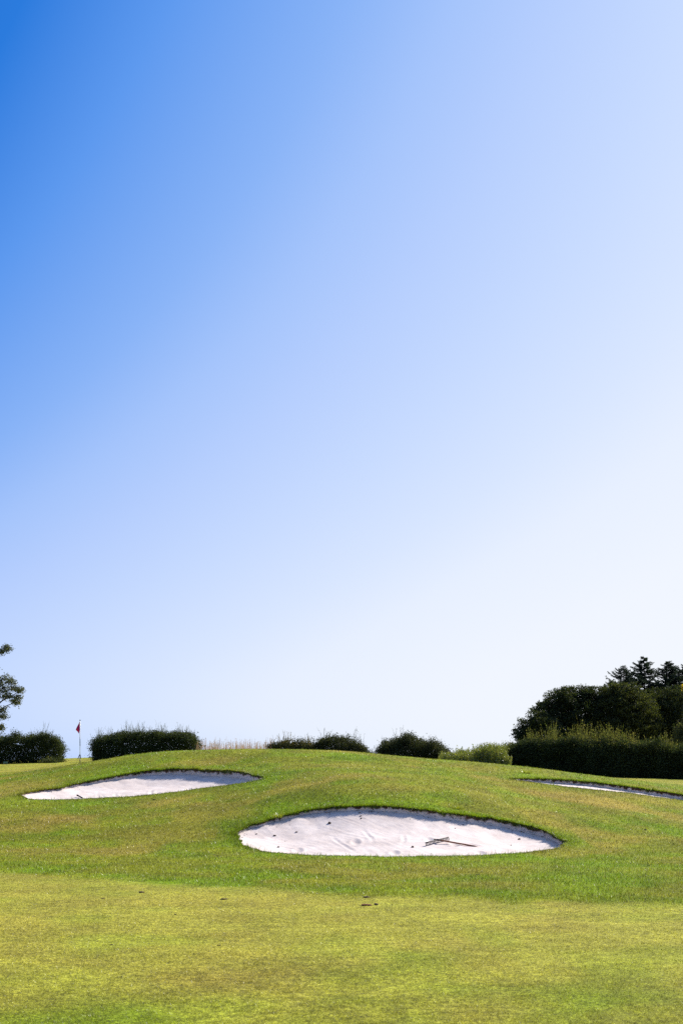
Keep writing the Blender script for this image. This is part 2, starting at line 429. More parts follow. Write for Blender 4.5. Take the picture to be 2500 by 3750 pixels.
def ground_mat():
    mt, nt, n, l = new_mat('turf_ground')
    c = turf_colour(n, l)
    g = N_(n, 'ShaderNodeNewGeometry')
    n2 = N_(n, 'ShaderNodeTexNoise'); n2.inputs['Scale'].default_value = 45.0; n2.inputs['Detail'].default_value = 4
    l.new(g.outputs['Position'], n2.inputs['Vector'])
    r = N_(n, 'ShaderNodeMapRange'); r.inputs[1].default_value = 0.3; r.inputs[2].default_value = 0.7; r.inputs[3].default_value = 0.45; r.inputs[4].default_value = 1.05
    l.new(n2.outputs['Fac'], r.inputs[0])
    cc = N_(n, 'ShaderNodeCombineColor')
    for i in range(3): l.new(r.outputs[0], cc.inputs[i])
    c = mixc(n, l, 1.0, c, cc.outputs[0], 'MULTIPLY')
    b = N_(n, 'ShaderNodeBump'); b.inputs['Strength'].default_value = 0.7; b.inputs['Distance'].default_value = 0.03
    l.new(n2.outputs['Fac'], b.inputs['Height'])
    p = N_(n, 'ShaderNodeBsdfPrincipled'); p.inputs['Roughness'].default_value = 0.9
    p.inputs['Specular IOR Level'].default_value = 0.1
    l.new(c, p.inputs['Base Color']); l.new(b.outputs[0], p.inputs['Normal'])
    o = N_(n, 'ShaderNodeOutputMaterial'); l.new(p.outputs[0], o.inputs[0])
    return mt

def vary(n, l, base, other, amt=(0.6, 1.45)):
    """per-leaf colour variation"""
    g = N_(n, 'ShaderNodeNewGeometry')
    c = mixc(n, l, g.outputs['Random Per Island'], base, other)
    wn_ = N_(n, 'ShaderNodeTexWhiteNoise', noise_dimensions='1D'); l.new(g.outputs['Random Per Island'], wn_.inputs['W'])
    r = N_(n, 'ShaderNodeMapRange'); r.inputs[3].default_value = amt[0]; r.inputs[4].default_value = amt[1]
    l.new(wn_.outputs['Value'], r.inputs[0])
    cc = N_(n, 'ShaderNodeCombineColor')
    for i in range(3): l.new(r.outputs[0], cc.inputs[i])
    return mixc(n, l, 1.0, c, cc.outputs[0], 'MULTIPLY')

def grass_mat():
    mt, nt, n, l = new_mat('grass_blades')
    c = turf_colour(n, l)
    g = N_(n, 'ShaderNodeNewGeometry')
    straw = N_(n, 'ShaderNodeMath', operation='GREATER_THAN'); straw.inputs[1].default_value = 0.93
    l.new(g.outputs['Random Per Island'], straw.inputs[0])
    wn_ = N_(n, 'ShaderNodeTexWhiteNoise', noise_dimensions='1D'); l.new(g.outputs['Random Per Island'], wn_.inputs['W'])
    r = N_(n, 'ShaderNodeMapRange'); r.inputs[3].default_value = 0.5; r.inputs[4].default_value = 1.5
    l.new(wn_.outputs['Value'], r.inputs[0])
    cc = N_(n, 'ShaderNodeCombineColor')
    for i in range(3): l.new(r.outputs[0], cc.inputs[i])
    c = mixc(n, l, 1.0, c, cc.outputs[0], 'MULTIPLY')
    c = mixc(n, l, straw.outputs[0], c, (0.30, 0.24, 0.10))
    blade_shader(n, l, c, gloss=0.035, rough=0.42, trans=0.32, lay=0.7)
    return mt

def leaf_mat(name, a, b, gloss=0.1, trans=0.35, rough=0.35, amt=(0.5, 1.5)):
    mt, nt, n, l = new_mat(name)
    blade_shader(n, l, vary(n, l, a, b, amt), gloss=gloss, rough=rough, trans=trans)
    return mt

def plain_mat(name, c, c2=None, scale=20, rough=0.6, bump=0.2, metal=0.0, spec=0.4):
    mt, nt, n, l = new_mat(name)
    tc = N_(n, 'ShaderNodeTexCoord')
    nz = N_(n, 'ShaderNodeTexNoise'); nz.inputs['Scale'].default_value = scale; nz.inputs['Detail'].default_value = 5
    l.new(tc.outputs['Object'], nz.inputs['Vector'])
    p = N_(n, 'ShaderNodeBsdfPrincipled'); p.inputs['Roughness'].default_value = rough; p.inputs['Metallic'].default_value = metal
    p.inputs['Specular IOR Level'].default_value = spec
    l.new(mixc(n, l, nz.outputs['Fac'], c, c2 or tuple(v * 0.7 for v in c)), p.inputs['Base Color'])
    b = N_(n, 'ShaderNodeBump'); b.inputs['Strength'].default_value = bump; b.inputs['Distance'].default_value = 0.01
    l.new(nz.outputs['Fac'], b.inputs['Height']); l.new(b.outputs[0], p.inputs['Normal'])
    o = N_(n, 'ShaderNodeOutputMaterial'); l.new(p.outputs[0], o.inputs[0])
    return mt

def sand_mat():
    mt, nt, n, l = new_mat('bunker_sand')
    g = N_(n, 'ShaderNodeNewGeometry')
    def nz(scale, det=4):
        k = N_(n, 'ShaderNodeTexNoise'); k.inputs['Scale'].default_value = scale; k.inputs['Detail'].default_value = det
        l.new(g.outputs['Position'], k.inputs['Vector']); return k.outputs['Fac']
    mr = N_(n, 'ShaderNodeMapRange'); mr.inputs[1].default_value = 0.35; mr.inputs[2].default_value = 0.65; l.new(nz(1.9, 6), mr.inputs[0])
    c = mixc(n, l, mr.outputs[0], (0.545, 0.462, 0.425), (0.665, 0.58, 0.54))
    # crumbs of soil and bark trodden into the sand
    v = N_(n, 'ShaderNodeTexVoronoi'); v.inputs['Scale'].default_value = 14; l.new(g.outputs['Position'], v.inputs['Vector'])
    lt = N_(n, 'ShaderNodeMath', operation='LESS_THAN'); lt.inputs[1].default_value = 0.16; l.new(v.outputs['Distance'], lt.inputs[0])
    pr = N_(n, 'ShaderNodeMapRange'); pr.inputs[1].default_value = 0.50; pr.inputs[2].default_value = 0.58; l.new(nz(1.3, 3), pr.inputs[0])
    ml = N_(n, 'ShaderNodeMath', operation='MULTIPLY'); l.new(lt.outputs[0], ml.inputs[0]); l.new(pr.outputs[0], ml.inputs[1])
    m3 = N_(n, 'ShaderNodeMath', operation='MULTIPLY'); m3.inputs[1].default_value = 0.55; l.new(ml.outputs[0], m3.inputs[0])
    c = mixc(n, l, m3.outputs[0], c, (0.25, 0.15, 0.10))
    ad = N_(n, 'ShaderNodeMath', operation='ADD'); l.new(nz(25, 5), ad.inputs[0]); l.new(nz(160, 3), ad.inputs[1])
    b = N_(n, 'ShaderNodeBump'); b.inputs['Strength'].default_value = 0.22; b.inputs['Distance'].default_value = 0.012
    l.new(ad.outputs[0], b.inputs['Height'])
    p = N_(n, 'ShaderNodeBsdfPrincipled'); p.inputs['Roughness'].default_value = 0.95; p.inputs['Specular IOR Level'].default_value = 0.15
    l.new(c, p.inputs['Base Color']); l.new(b.outputs[0], p.inputs['Normal'])
    o = N_(n, 'ShaderNodeOutputMaterial'); l.new(p.outputs[0], o.inputs[0])
    return mt

def soil_mat():
    mt, nt, n, l = new_mat('bunker_edge_soil')
    g = N_(n, 'ShaderNodeNewGeometry')
    k = N_(n, 'ShaderNodeTexNoise'); k.inputs['Scale'].default_value = 9; k.inputs['Detail'].default_value = 7; l.new(g.outputs['Position'], k.inputs['Vector'])
    r = N_(n, 'ShaderNodeMapRange'); r.inputs[1].default_value = 0.33; r.inputs[2].default_value = 0.47; l.new(k.outputs['Fac'], r.inputs[0])
    at = N_(n, 'ShaderNodeAttribute', attribute_type='GEOMETRY', attribute_name='layer')
    sb = N_(n, 'ShaderNodeMath', operation='SUBTRACT'); l.new(k.outputs['Fac'], sb.inputs[0]); sb.inputs[1].default_value = 0.5
    ad = N_(n, 'ShaderNodeMath', operation='MULTIPLY_ADD'); l.new(sb.outputs[0], ad.inputs[0]); ad.inputs[1].default_value = 1.7; l.new(at.outputs['Fac'], ad.inputs[2])
    r.inputs[1].default_value = 0.22; r.inputs[2].default_value = 0.5; l.new(ad.outputs[0], r.inputs[0])
    c = mixc(n, l, r.outputs[0], (0.07, 0.04, 0.025), (0.60, 0.535, 0.505))
    b = N_(n, 'ShaderNodeBump'); b.inputs['Strength'].default_value = 1.0; b.inputs['Distance'].default_value = 0.05; l.new(k.outputs['Fac'], b.inputs['Height'])
    p = N_(n, 'ShaderNodeBsdfPrincipled'); p.inputs['Roughness'].default_value = 0.95; p.inputs['Specular IOR Level'].default_value = 0.1
    l.new(c, p.inputs['Base Color']); l.new(b.outputs[0], p.inputs['Normal'])
    o = N_(n, 'ShaderNodeOutputMaterial'); l.new(p.outputs[0], o.inputs[0])
    return mt

M_GROUND, M_GRASS, M_SAND, M_SOIL = ground_mat(), grass_mat(), sand_mat(), soil_mat()
M_HEDGE = leaf_mat('hedge_leaf', (0.030, 0.045, 0.012), (0.055, 0.07, 0.018), gloss=0.018, rough=0.6)
M_HEDGE_Y = leaf_mat('hedge_leaf_sprig_sunlit_top', (0.125, 0.155, 0.028), (0.19, 0.165, 0.055), trans=0.45, gloss=0.018, rough=0.6)  # pale sprig green, brightened to paint in sunlight on the hedge top too
M_HEDGE_T = leaf_mat('hedge_leaf_sunlit_top', (0.06, 0.078, 0.016), (0.10, 0.10, 0.028), trans=0.45, gloss=0.018, rough=0.6)  # lighter copy of the hedge leaf: sunlight on the top put into the colour
M_BUSH = leaf_mat('bush_leaf', (0.032, 0.045, 0.014), (0.06, 0.06, 0.02), gloss=0.018, rough=0.6)
M_BUSH_Y = leaf_mat('bush_leaf_yellowing', (0.11, 0.105, 0.02), (0.27, 0.17, 0.02), gloss=0.018, rough=0.6)
M_TREE = leaf_mat('tree_leaf', (0.022, 0.036, 0.009), (0.05, 0.056, 0.014), gloss=0.02, rough=0.55, trans=0.42)
M_TREE_G = leaf_mat('tree_leaf_grey', (0.075, 0.095, 0.042), (0.12, 0.125, 0.06), gloss=0.05, trans=0.3, rough=0.5)
M_CONI = leaf_mat('conifer_needle', (0.022, 0.038, 0.026), (0.04, 0.055, 0.032), gloss=0.02, rough=0.55, trans=0.25)
M_YEL = leaf_mat('yellow_leaf', (0.5, 0.36, 0.02), (0.62, 0.45, 0.03), gloss=0.04, trans=0.5)
M_WEED = leaf_mat('weed_stalk', (0.16, 0.215, 0.03), (0.26, 0.25, 0.06), gloss=0.05, trans=0.45)
M_DRYG = leaf_mat('dry_tall_grass', (0.42, 0.24, 0.17), (0.55, 0.42, 0.34), gloss=0.05, trans=0.4, amt=(0.7, 1.3))
M_TUFT = leaf_mat('yellow_grass_blade', (0.24, 0.30, 0.008), (0.32, 0.33, 0.02), gloss=0.08, trans=0.45, amt=(0.7, 1.3))
M_BARK = plain_mat('bark', (0.055, 0.042, 0.034), (0.025, 0.02, 0.017), scale=9, rough=0.95, bump=0.8, spec=0.1)
M_TWIG = plain_mat('twig_bark', (0.06, 0.045, 0.035), (0.035, 0.028, 0.02), scale=9, rough=0.9, bump=0.2, spec=0.2)
M_WOOD = plain_mat('rake_handle_wood', (0.30, 0.13, 0.065), (0.16, 0.07, 0.035), scale=30, rough=0.55)
M_IRON = plain_mat('rake_iron', (0.03, 0.026, 0.032), (0.05, 0.035, 0.03), scale=40, rough=0.6, metal=0.3)
M_CLOD = plain_mat('dark_clod', (0.045, 0.03, 0.024), (0.10, 0.065, 0.045), scale=25, rough=0.95, spec=0.1)
M_REDSOIL = plain_mat('red_soil', (0.20, 0.09, 0.045), (0.08, 0.04, 0.022), scale=30, rough=0.95, bump=0.8, spec=0.1)
M_WHITE = plain_mat('pole_white', (0.72, 0.72, 0.74), (0.62, 0.62, 0.66), rough=0.35)
M_SLATE = plain_mat('pole_slate_blue', (0.05, 0.10, 0.17), (0.04, 0.08, 0.13), rough=0.4)
M_BLACK = plain_mat('pole_black', (0.012, 0.012, 0.014), rough=0.4)
M_BRACK = plain_mat('bracket_blue_grey', (0.055, 0.075, 0.16), (0.04, 0.055, 0.11), rough=0.5)
M_TEAL = plain_mat('marker_teal', (0.10, 0.19, 0.19), (0.08, 0.15, 0.15), rough=0.5)
M_PALE = plain_mat('pale_twig', (0.62, 0.55, 0.48), (0.5, 0.42, 0.36), rough=0.8)
def flag_mat():
    mt, nt, n, l = new_mat('flag_cloth')
    tc = N_(n, 'ShaderNodeTexCoord'); nz = N_(n, 'ShaderNodeTexNoise'); nz.inputs['Scale'].default_value = 12
    l.new(tc.outputs['Object'], nz.inputs['Vector'])
    c = mixc(n, l, nz.outputs['Fac'], (0.38, 0.006, 0.20), (0.48, 0.012, 0.24))
    blade_shader(n, l, c, gloss=0.03, rough=0.5, trans=0.4)
    return mt
M_FLAG = flag_mat()

# ------------------------------------------------------------------ the ground: one sheet to the horizon, open where the bunkers are
us = np.concatenate([-np.geomspace(0.31, 25, 30)[::-1], np.arange(-0.30, 0.3001, 0.0013), np.geomspace(0.31, 25, 30)])
ds = np.concatenate([np.arange(-60, 4, 4.0), np.arange(4, 26, 0.2), np.arange(26, 47, 0.055), np.arange(47, 60, 0.2), np.arange(60, 110, 1.0), np.geomspace(110, 3900, 50)])
GU, GD = np.meshgrid(us, ds)
GX = GU * np.sqrt(np.maximum(GD, 0) ** 2 + 36.0); GY = GD.copy()
gx, gy = GX.ravel(), GY.ravel()
# snap vertices near an outline on to it, then drop the faces inside
sn = np.full(len(gx), -9.0)
for b in bunkers.values():
    s, _ = sdist(b, gx, gy)
    near = np.where(np.abs(s) < 0.035)[0]
    A = b.P; B = np.roll(A, -1, 0); E = B - A; el = (E ** 2).sum(1) + 1e-12
    X = gx[near][:, None]; Y = gy[near][:, None]
    t = np.clip(((X - A[:, 0]) * E[:, 0] + (Y - A[:, 1]) * E[:, 1]) / el, 0, 1)
    qx, qy = A[:, 0] + t * E[:, 0], A[:, 1] + t * E[:, 1]
    k = ((X - qx) ** 2 + (Y - qy) ** 2).argmin(1); a = np.arange(len(near))
    gx[near] = qx[a, k]; gy[near] = qy[a, k]
    s[near] = 0.0
    sn = np.maximum(sn, s)
gz = zt(gx, gy)
nr, nc = GX.shape
I = np.arange(nr * nc).reshape(nr, nc)
Q = np.stack([I[:-1, :-1], I[:-1, 1:], I[1:, 1:], I[1:, :-1]], -1).reshape(-1, 4)
keep = ~((sn[Q].max(1) > 0) & (sn[Q].min(1) >= 0)) & (sn[Q].mean(1) <= 0.0)
keep &= ~(np.all(sn[Q] == 0, axis=1) & (inside_any(gx[Q].mean(1), gy[Q].mean(1)) > 0))
ro, dr, lu = turf(gx, gy)
ground = mesh_obj('ground', np.stack([gx, gy, gz], 1), Q[keep], M_GROUND, smooth=True, attrs={'rough': ro, 'dry': dr, 'lush': lu})
tag(ground, kind='structure')

def join(parts):
    Vs, F4, F3, off = [], [], [], 0
    for V, F in parts:
        Vs.append(V)
        for f in (F if isinstance(F, (list, tuple)) else [F]):
            f = np.asarray(f) + off
            (F4 if f.shape[1] == 4 else F3).append(f)
        off += len(V)
    return np.concatenate(Vs), [np.concatenate(k) for k in (F4, F3) if k]

# ------------------------------------------------------------------ bunkers
BLAB = {'front': 'wide oval sand bunker nearest the camera, with a rake lying on its pale sand',
        'left': 'long pale sand bunker cut into the left slope of the mound, below the flag',
        'right': 'narrow sliver of shaded sand bunker beside the dark hedge, cut by the right edge'}
for nm, b in bunkers.items():
    c = b.P.mean(0)
    root = empty('sand_bunker', (c[0], c[1], float(ZS[nm](c[0:1], c[1:2])[0])))
    tag(root, BLAB[nm], 'bunker', group='sand bunkers around the mound')
    st = 0.028 if nm == 'front' else 0.04
    xs = np.arange(b.lo[0], b.hi[0], st); ys = np.arange(b.lo[1], b.hi[1], st)
    X, Y = np.meshgrid(xs, ys)
    s, lip = sdist(b, X, Y)
    Z = ZS[nm](X, Y)
    Z = np.where(s < 0, Z - np.clip(-s * 0.8, 0, 0.2), Z)
    nI = np.arange(X.size).reshape(X.shape)
    q = np.stack([nI[:-1, :-1], nI[:-1, 1:], nI[1:, 1:], nI[1:, :-1]], -1).reshape(-1, 4)
    q = q[(s[q] > -0.14).all(1)]
    used = np.unique(q); remap = np.zeros(X.size, int); remap[used] = np.arange(len(used))
    mesh_obj('sand', np.stack([X.ravel(), Y.ravel(), Z], 1)[used], remap[q], M_SAND, root, smooth=True)
    # crumbling soil face under the turf lip
    P, Nn = b.P, b.N; n = len(P); rows = 6
    V = []
    zt0 = zt(P[:, 0], P[:, 1])
    zin = ZS[nm](P[:, 0], P[:, 1])
    for r in range(rows):
        f = r / (rows - 1)
        wob = (fbm(P[:, 0] / 0.13 + r * 7.7, P[:, 1] / 0.13, 91, 2) - 0.5) * 0.07
        wob = wob * (0.3 if r == 0 else 1.0) * np.clip(b.lip / 0.1, 0.15, 1)
        under = (0.018 * math.sin(f * math.pi) - 0.05 * max(0, f - 0.6)) * np.clip(b.lip / 0.1, 0.1, 1)
        xy = P + Nn * (under + wob)[:, None]
        z = (zt0 + 0.004) * (1 - f) + (zin - 0.03) * f
        V.append(np.stack([xy[:, 0], xy[:, 1], z], 1))
    V = np.concatenate(V); k = np.arange(n); kk = (k + 1) % n
    crumbs = []
    cand = np.where(b.back > 0.55)[0]
    for q in range({'front': 170, 'left': 50, 'right': 30}[nm]):
        c_ = cand[int(rng.uniform(0, 1) ** 1.4 * len(cand) * 0.999)] if nm == 'front' else rng.choice(cand)
        inn = rng.exponential(0.07); p = P[c_] - Nn[c_] * (inn - 0.01)
        r_ = rng.uniform(0.006, 0.015) * (1.8 if rng.uniform() < 0.08 else 1)
        pz_ = float(ZS[nm](p[0:1], p[1:2])[0]); pz_ = pz_ + r_ * 0.3 if inn > 0.03 else pz_ + rng.uniform(0, 1) * b.lip[c_]
        th4 = np.arange(6) / 6 * 2 * np.pi + rng.uniform(0, 1)
        ring = [np.stack([np.cos(th4) * a_ * r_ * rng.uniform(0.7, 1.5, 6), np.sin(th4) * a_ * r_ * rng.uniform(0.7, 1.3, 6), np.full(6, h__ * r_)], 1) for a_, h__ in ((0.7, -0.4), (1.2, 0.0), (0.6, 0.4))]
        cv = np.concatenate(ring + [[[0, 0, 0.5 * r_]]]) + np.array([p[0], p[1], pz_])
        i6 = np.arange(6); j6 = (i6 + 1) % 6
        cf = np.concatenate([np.stack([i6 + o6, j6 + o6, j6 + o6 + 6], 1) for o6 in (0, 6)] + [np.stack([i6 + o6, j6 + o6 + 6, i6 + o6 + 6], 1) for o6 in (0, 6)] + [np.stack([i6 + 12, j6 + 12, np.full(6, 18)], 1)])
        crumbs.append((cv, cf))
    F = np.concatenate([np.stack([r * n + k, r * n + kk, (r + 1) * n + kk, (r + 1) * n + k], 1) for r in range(rows - 1)])
    nl_ = len(V); V, F = join([(V, F)] + crumbs)
    lay_ = np.concatenate([np.repeat(np.linspace(0, 1, rows), n), rng.uniform(0, 0.6, len(V) - nl_)])
    mesh_obj('soil_edge', V, F, M_SOIL, root, smooth=False, attrs={'layer': lay_})

# ------------------------------------------------------------------ grass blades
def blades(x, y, h, w, lean, leandir=None):
    n = len(x)
    z = zt(x, y) - 0.004
    a = rng.uniform(0, 2 * np.pi, n)
    dx, dy = np.cos(a) * w * 0.5, np.sin(a) * w * 0.5
    la = rng.uniform(0, 2 * np.pi, n) if leandir is None else leandir
    lx, ly = np.cos(la) * lean * h, np.sin(la) * lean * h
    V = np.empty((n, 3, 3), np.float32)
    V[:, 0] = np.stack([x - dx, y - dy, z], 1)
    V[:, 1] = np.stack([x + dx, y + dy, z], 1)
    V[:, 2] = np.stack([x + lx, y + ly, z + h * np.sqrt(np.clip(1 - (lean * 0.8) ** 2, 0.05, 1))], 1)
    return V
NB = 780000
cols = np.arange(-450, 2951, 10.0)
dcand = np.arange(7.0, 100, 0.05)
CX = px2x(cols[:, None], dcand[None, :]); CY = np.broadcast_to(dcand, CX.shape)
CZ = zt(CX.ravel(), CY.ravel()).reshape(CX.shape)
CPY = HOR - (CZ - EYE) * FPX / CY
wgt = np.clip(-np.gradient(CPY, axis=1), 0.0, 40) + 0.12
wgt[CPY > 3850] = 0
cdf = np.cumsum(wgt, axis=1); tot = cdf[:, -1]
ncol = np.round(NB * tot / tot.sum()).astype(int)
bx, by = [], []
for i in range(len(cols)):
    d = np.interp(rng.uniform(0, tot[i], ncol[i]), cdf[i], dcand)
    p = cols[i] + rng.uniform(-5, 5, ncol[i])
    bx.append(px2x(p, d)); by.append(d)
bx = np.concatenate(bx); by = np.concatenate(by)
sA = inside_any(bx, by)
ok = sA < 0.0
bx, by, sA = bx[ok], by[ok], sA[ok]
ro, dr, lu = turf(bx, by)
tuft = noise(bx / 0.12, by / 0.12, 77)
hgt = (0.016 + 0.020 * ro + 0.012 * ro * lu) * rng.uniform(0.5, 1.35, len(bx)) * (0.7 + 0.6 * tuft)
hgt *= 1 + 0.9 * np.exp(-(sA / 0.12) ** 2) * ro
wid = np.maximum(0.0032, 0.00034 * by) * rng.uniform(0.7, 1.4, len(bx))
V1 = blades(bx, by, hgt, wid, rng.uniform(0.1, 0.85, len(bx)))
def slope(x, y):
    e_ = 0.12
    nx = -(zt(x + e_, y) - zt(x - e_, y)) / (2 * e_); ny = -(zt(x, y + e_) - zt(x, y - e_)) / (2 * e_)
    nn = np.stack([nx, ny, np.ones_like(nx)], 1)
    return nn / np.linalg.norm(nn, axis=1)[:, None]
A1 = [ro, dr, lu]
# longer grass hanging over the bunker lips
ex, ey, eh, ew, ea = [], [], [], [], []
for nm, b in bunkers.items():
    n = len(b.P); dens = 46 if nm == 'front' else 34
    idx = np.repeat(np.arange(n), dens)
    nxt = (idx + 1) % n; t = rng.uniform(0, 1, len(idx))[:, None]
    p = b.P[idx] * (1 - t) + b.P[nxt] * t + b.N[idx] * (rng.exponential(0.045, len(idx)) - 0.012)[:, None]
    bkf = b.back[idx]
    clump = noise(p[:, 0] / 0.16, p[:, 1] / 0.16, 88)
    h = (0.03 + 0.055 * bkf * (0.3 + clump)) * rng.uniform(0.5, 1.3, len(idx))
    ang = np.arctan2(-b.N[idx, 1], -b.N[idx, 0]) + rng.normal(0, 0.7, len(idx))
    ex.append(p[:, 0]); ey.append(p[:, 1]); eh.append(h); ew.append(np.maximum(0.004, 0.0003 * p[:, 1]) * rng.uniform(0.7, 1.4, len(idx))); ea.append(ang)
ex, ey, eh, ew, ea = map(np.concatenate, (ex, ey, eh, ew, ea))
V2 = blades(ex, ey, eh, ew, rng.uniform(0.3, 1.15, len(ex)), ea)
# and blades that hang down over the cut edge
hx, hy, hh_, hw, ha, hd = [], [], [], [], [], []
for nm, b in bunkers.items():
    n = len(b.P); cand = np.where(b.back > 0.5)[0]
    idx = np.repeat(cand, 26 if nm == 'front' else 20)
    cl = noise(b.P[idx, 0] / 0.19, b.P[idx, 1] / 0.19, 93)
    keep_ = rng.uniform(0, 1, len(idx)) < 0.15 + 0.9 * cl; idx = idx[keep_]; cl = cl[keep_]
    p = b.P[idx] + b.N[idx] * rng.uniform(-0.01, 0.035, len(idx))[:, None] + rng.normal(0, 0.012, (len(idx), 2))
    hx.append(p[:, 0]); hy.append(p[:, 1]); hh_.append(rng.uniform(0.02, 0.055, len(idx)) * (0.5 + cl)); hw.append(np.maximum(0.005, 0.0003 * p[:, 1]) * rng.uniform(0.7, 1.4, len(idx)))
    ha.append(np.arctan2(-b.N[idx, 1], -b.N[idx, 0]) + rng.normal(0, 0.6, len(idx))); hd.append(np.clip(b.lip[idx] * 0.75, 0.01, 0.1) * rng.uniform(0.1, 1.0, len(idx)) * (0.3 + cl))
hx, hy, hh_, hw, ha, hd = map(np.concatenate, (hx, hy, hh_, hw, ha, hd))
V3 = blades(hx, hy, hh_, hw, np.full(len(hx), 1.0), ha)
V3[:, 2, 2] = zt(hx, hy) - hd
V3[:, :2, 2] += 0.012
V2 = np.concatenate([V2, V3]); ex = np.concatenate([ex, hx]); ey = np.concatenate([ey, hy])
r2, d2, l2 = turf(ex, ey)
VV = np.concatenate([V1, V2]); nb = len(VV)
at3 = [np.repeat(np.concatenate([a, c]), 3) for a, c in zip(A1, (r2, d2, l2))]
grass = mesh_obj('grass', VV.reshape(-1, 3), np.arange(nb * 3).reshape(-1, 3), M_GRASS, attrs={'rough': at3[0], 'dry': at3[1], 'lush': at3[2], 'slope': np.repeat(slope(np.concatenate([bx, ex]), np.concatenate([by, ey])), 3, axis=0)})
tag(grass, 'short green turf covering the fairway, mound and bunker surrounds', 'grass', kind='stuff')

# ------------------------------------------------------------------ foliage helpers
def leaves(P, size, up=0.0, aspect=0.6, outward=None):
    """one diamond leaf per point"""
    n = len(P)
    nrm = rng.normal(size=(n, 3)); nrm[:, 2] = np.abs(nrm[:, 2]) + up
    if outward is not None: nrm += outward
    nrm /= np.linalg.norm(nrm, axis=1)[:, None]
    r = rng.normal(size=(n, 3)); a = np.cross(nrm, r); a /= np.linalg.norm(a, axis=1)[:, None] + 1e-9
    b = np.cross(nrm, a)
    s = (np.asarray(size) * rng.uniform(0.6, 1.4, n))[:, None]
    bend = nrm * s * 0.12
    V = np.stack([P - a * s * 0.5, P + b * s * 0.5 * aspect + bend, P + a * s * 0.5, P - b * s * 0.5 * aspect + bend], 1)
    return V
def leaf_obj(name, V, mat, parent):
    n = len(V)
    return mesh_obj(name, V.reshape(-1, 3), np.arange(n * 4).reshape(-1, 4), mat, parent)

def tube(path, rad, seg=6):
    path = np.asarray(path, float); n = len(path)
    T = np.gradient(path, axis=0); T /= np.linalg.norm(T, axis=1)[:, None] + 1e-9
    ref = np.tile([[0.31, 0.87, 0.38]], (n, 1))
    A = np.cross(T, ref); A /= np.linalg.norm(A, axis=1)[:, None] + 1e-9
    B = np.cross(T, A)
    th = np.arange(seg) / seg * 2 * np.pi
    V = (path[:, None] + (np.cos(th)[None, :, None] * A[:, None] + np.sin(th)[None, :, None] * B[:, None]) * np.asarray(rad)[:, None, None]).reshape(-1, 3)
    k = np.arange(seg); kk = (k + 1) % seg
    F = [np.concatenate([np.stack([r * seg + k, r * seg + kk, (r + 1) * seg + kk, (r + 1) * seg + k], 1) for r in range(n - 1)])]
    # caps
    c0, c1 = len(V), len(V) + 1
    V = np.concatenate([V, path[:1], path[-1:]])
    F.append(np.concatenate([np.stack([kk, k, np.full(seg, c0)], 1), np.stack([(n - 1) * seg + k, (n - 1) * seg + kk, np.full(seg, c1)], 1)]))
    return V, F
def limb(p0, p1, r0, r1, k=7, wob=0.05, sag=0.0, seg=6):
    p0, p1 = np.asarray(p0, float), np.asarray(p1, float); t = np.linspace(0, 1, k)[:, None]
    L = np.linalg.norm(p1 - p0)
    p = p0 + (p1 - p0) * t + rng.normal(size=(k, 3)) * wob * L * np.sin(t * np.pi) + np.array([0, 0, 1.0]) * sag * L * np.sin(t * np.pi)
    return tube(p, np.linspace(r0, r1, k), seg)

def sprigs(x, y, z, h, lean, leaf=0.04, nleaf=9, w=0.007):
    """thin upright shoots: a ribbon stem each, with leaves along it"""
    n = len(x)
    a = rng.uniform(0, 2 * np.pi, n)
    tip = np.stack([x + np.cos(a) * lean * h, y + np.sin(a) * lean * h, z + h], 1); base = np.stack([x, y, z], 1)
    mid = (base + tip) / 2 + np.stack([np.cos(a), np.sin(a), 0 * a], 1) * (-0.15 * lean * h)[:, None]
    stems = []
    for (sx, sy) in ((1.0, 0.0), (0.0, 1.0)):
        sd_ = np.array([sx, sy, 0]) * w
        V = np.stack([base - sd_, base + sd_, mid + sd_ * 0.7, mid - sd_ * 0.7], 1)
        V2_ = np.stack([mid - sd_ * 0.7, mid + sd_ * 0.7, tip + sd_ * 0.3, tip - sd_ * 0.3], 1)
        stems += [V, V2_]
    stems = np.concatenate(stems)
    if nleaf:
        t = rng.uniform(0.05, 1, (n, nleaf))
        P = base[:, None] + (tip - base)[:, None] * t[..., None] + rng.normal(size=(n, nleaf, 3)) * (leaf * 0.55 * (1.3 - t))[..., None]
        return stems, leaves(P.reshape(-1, 3), leaf)
    return stems, None

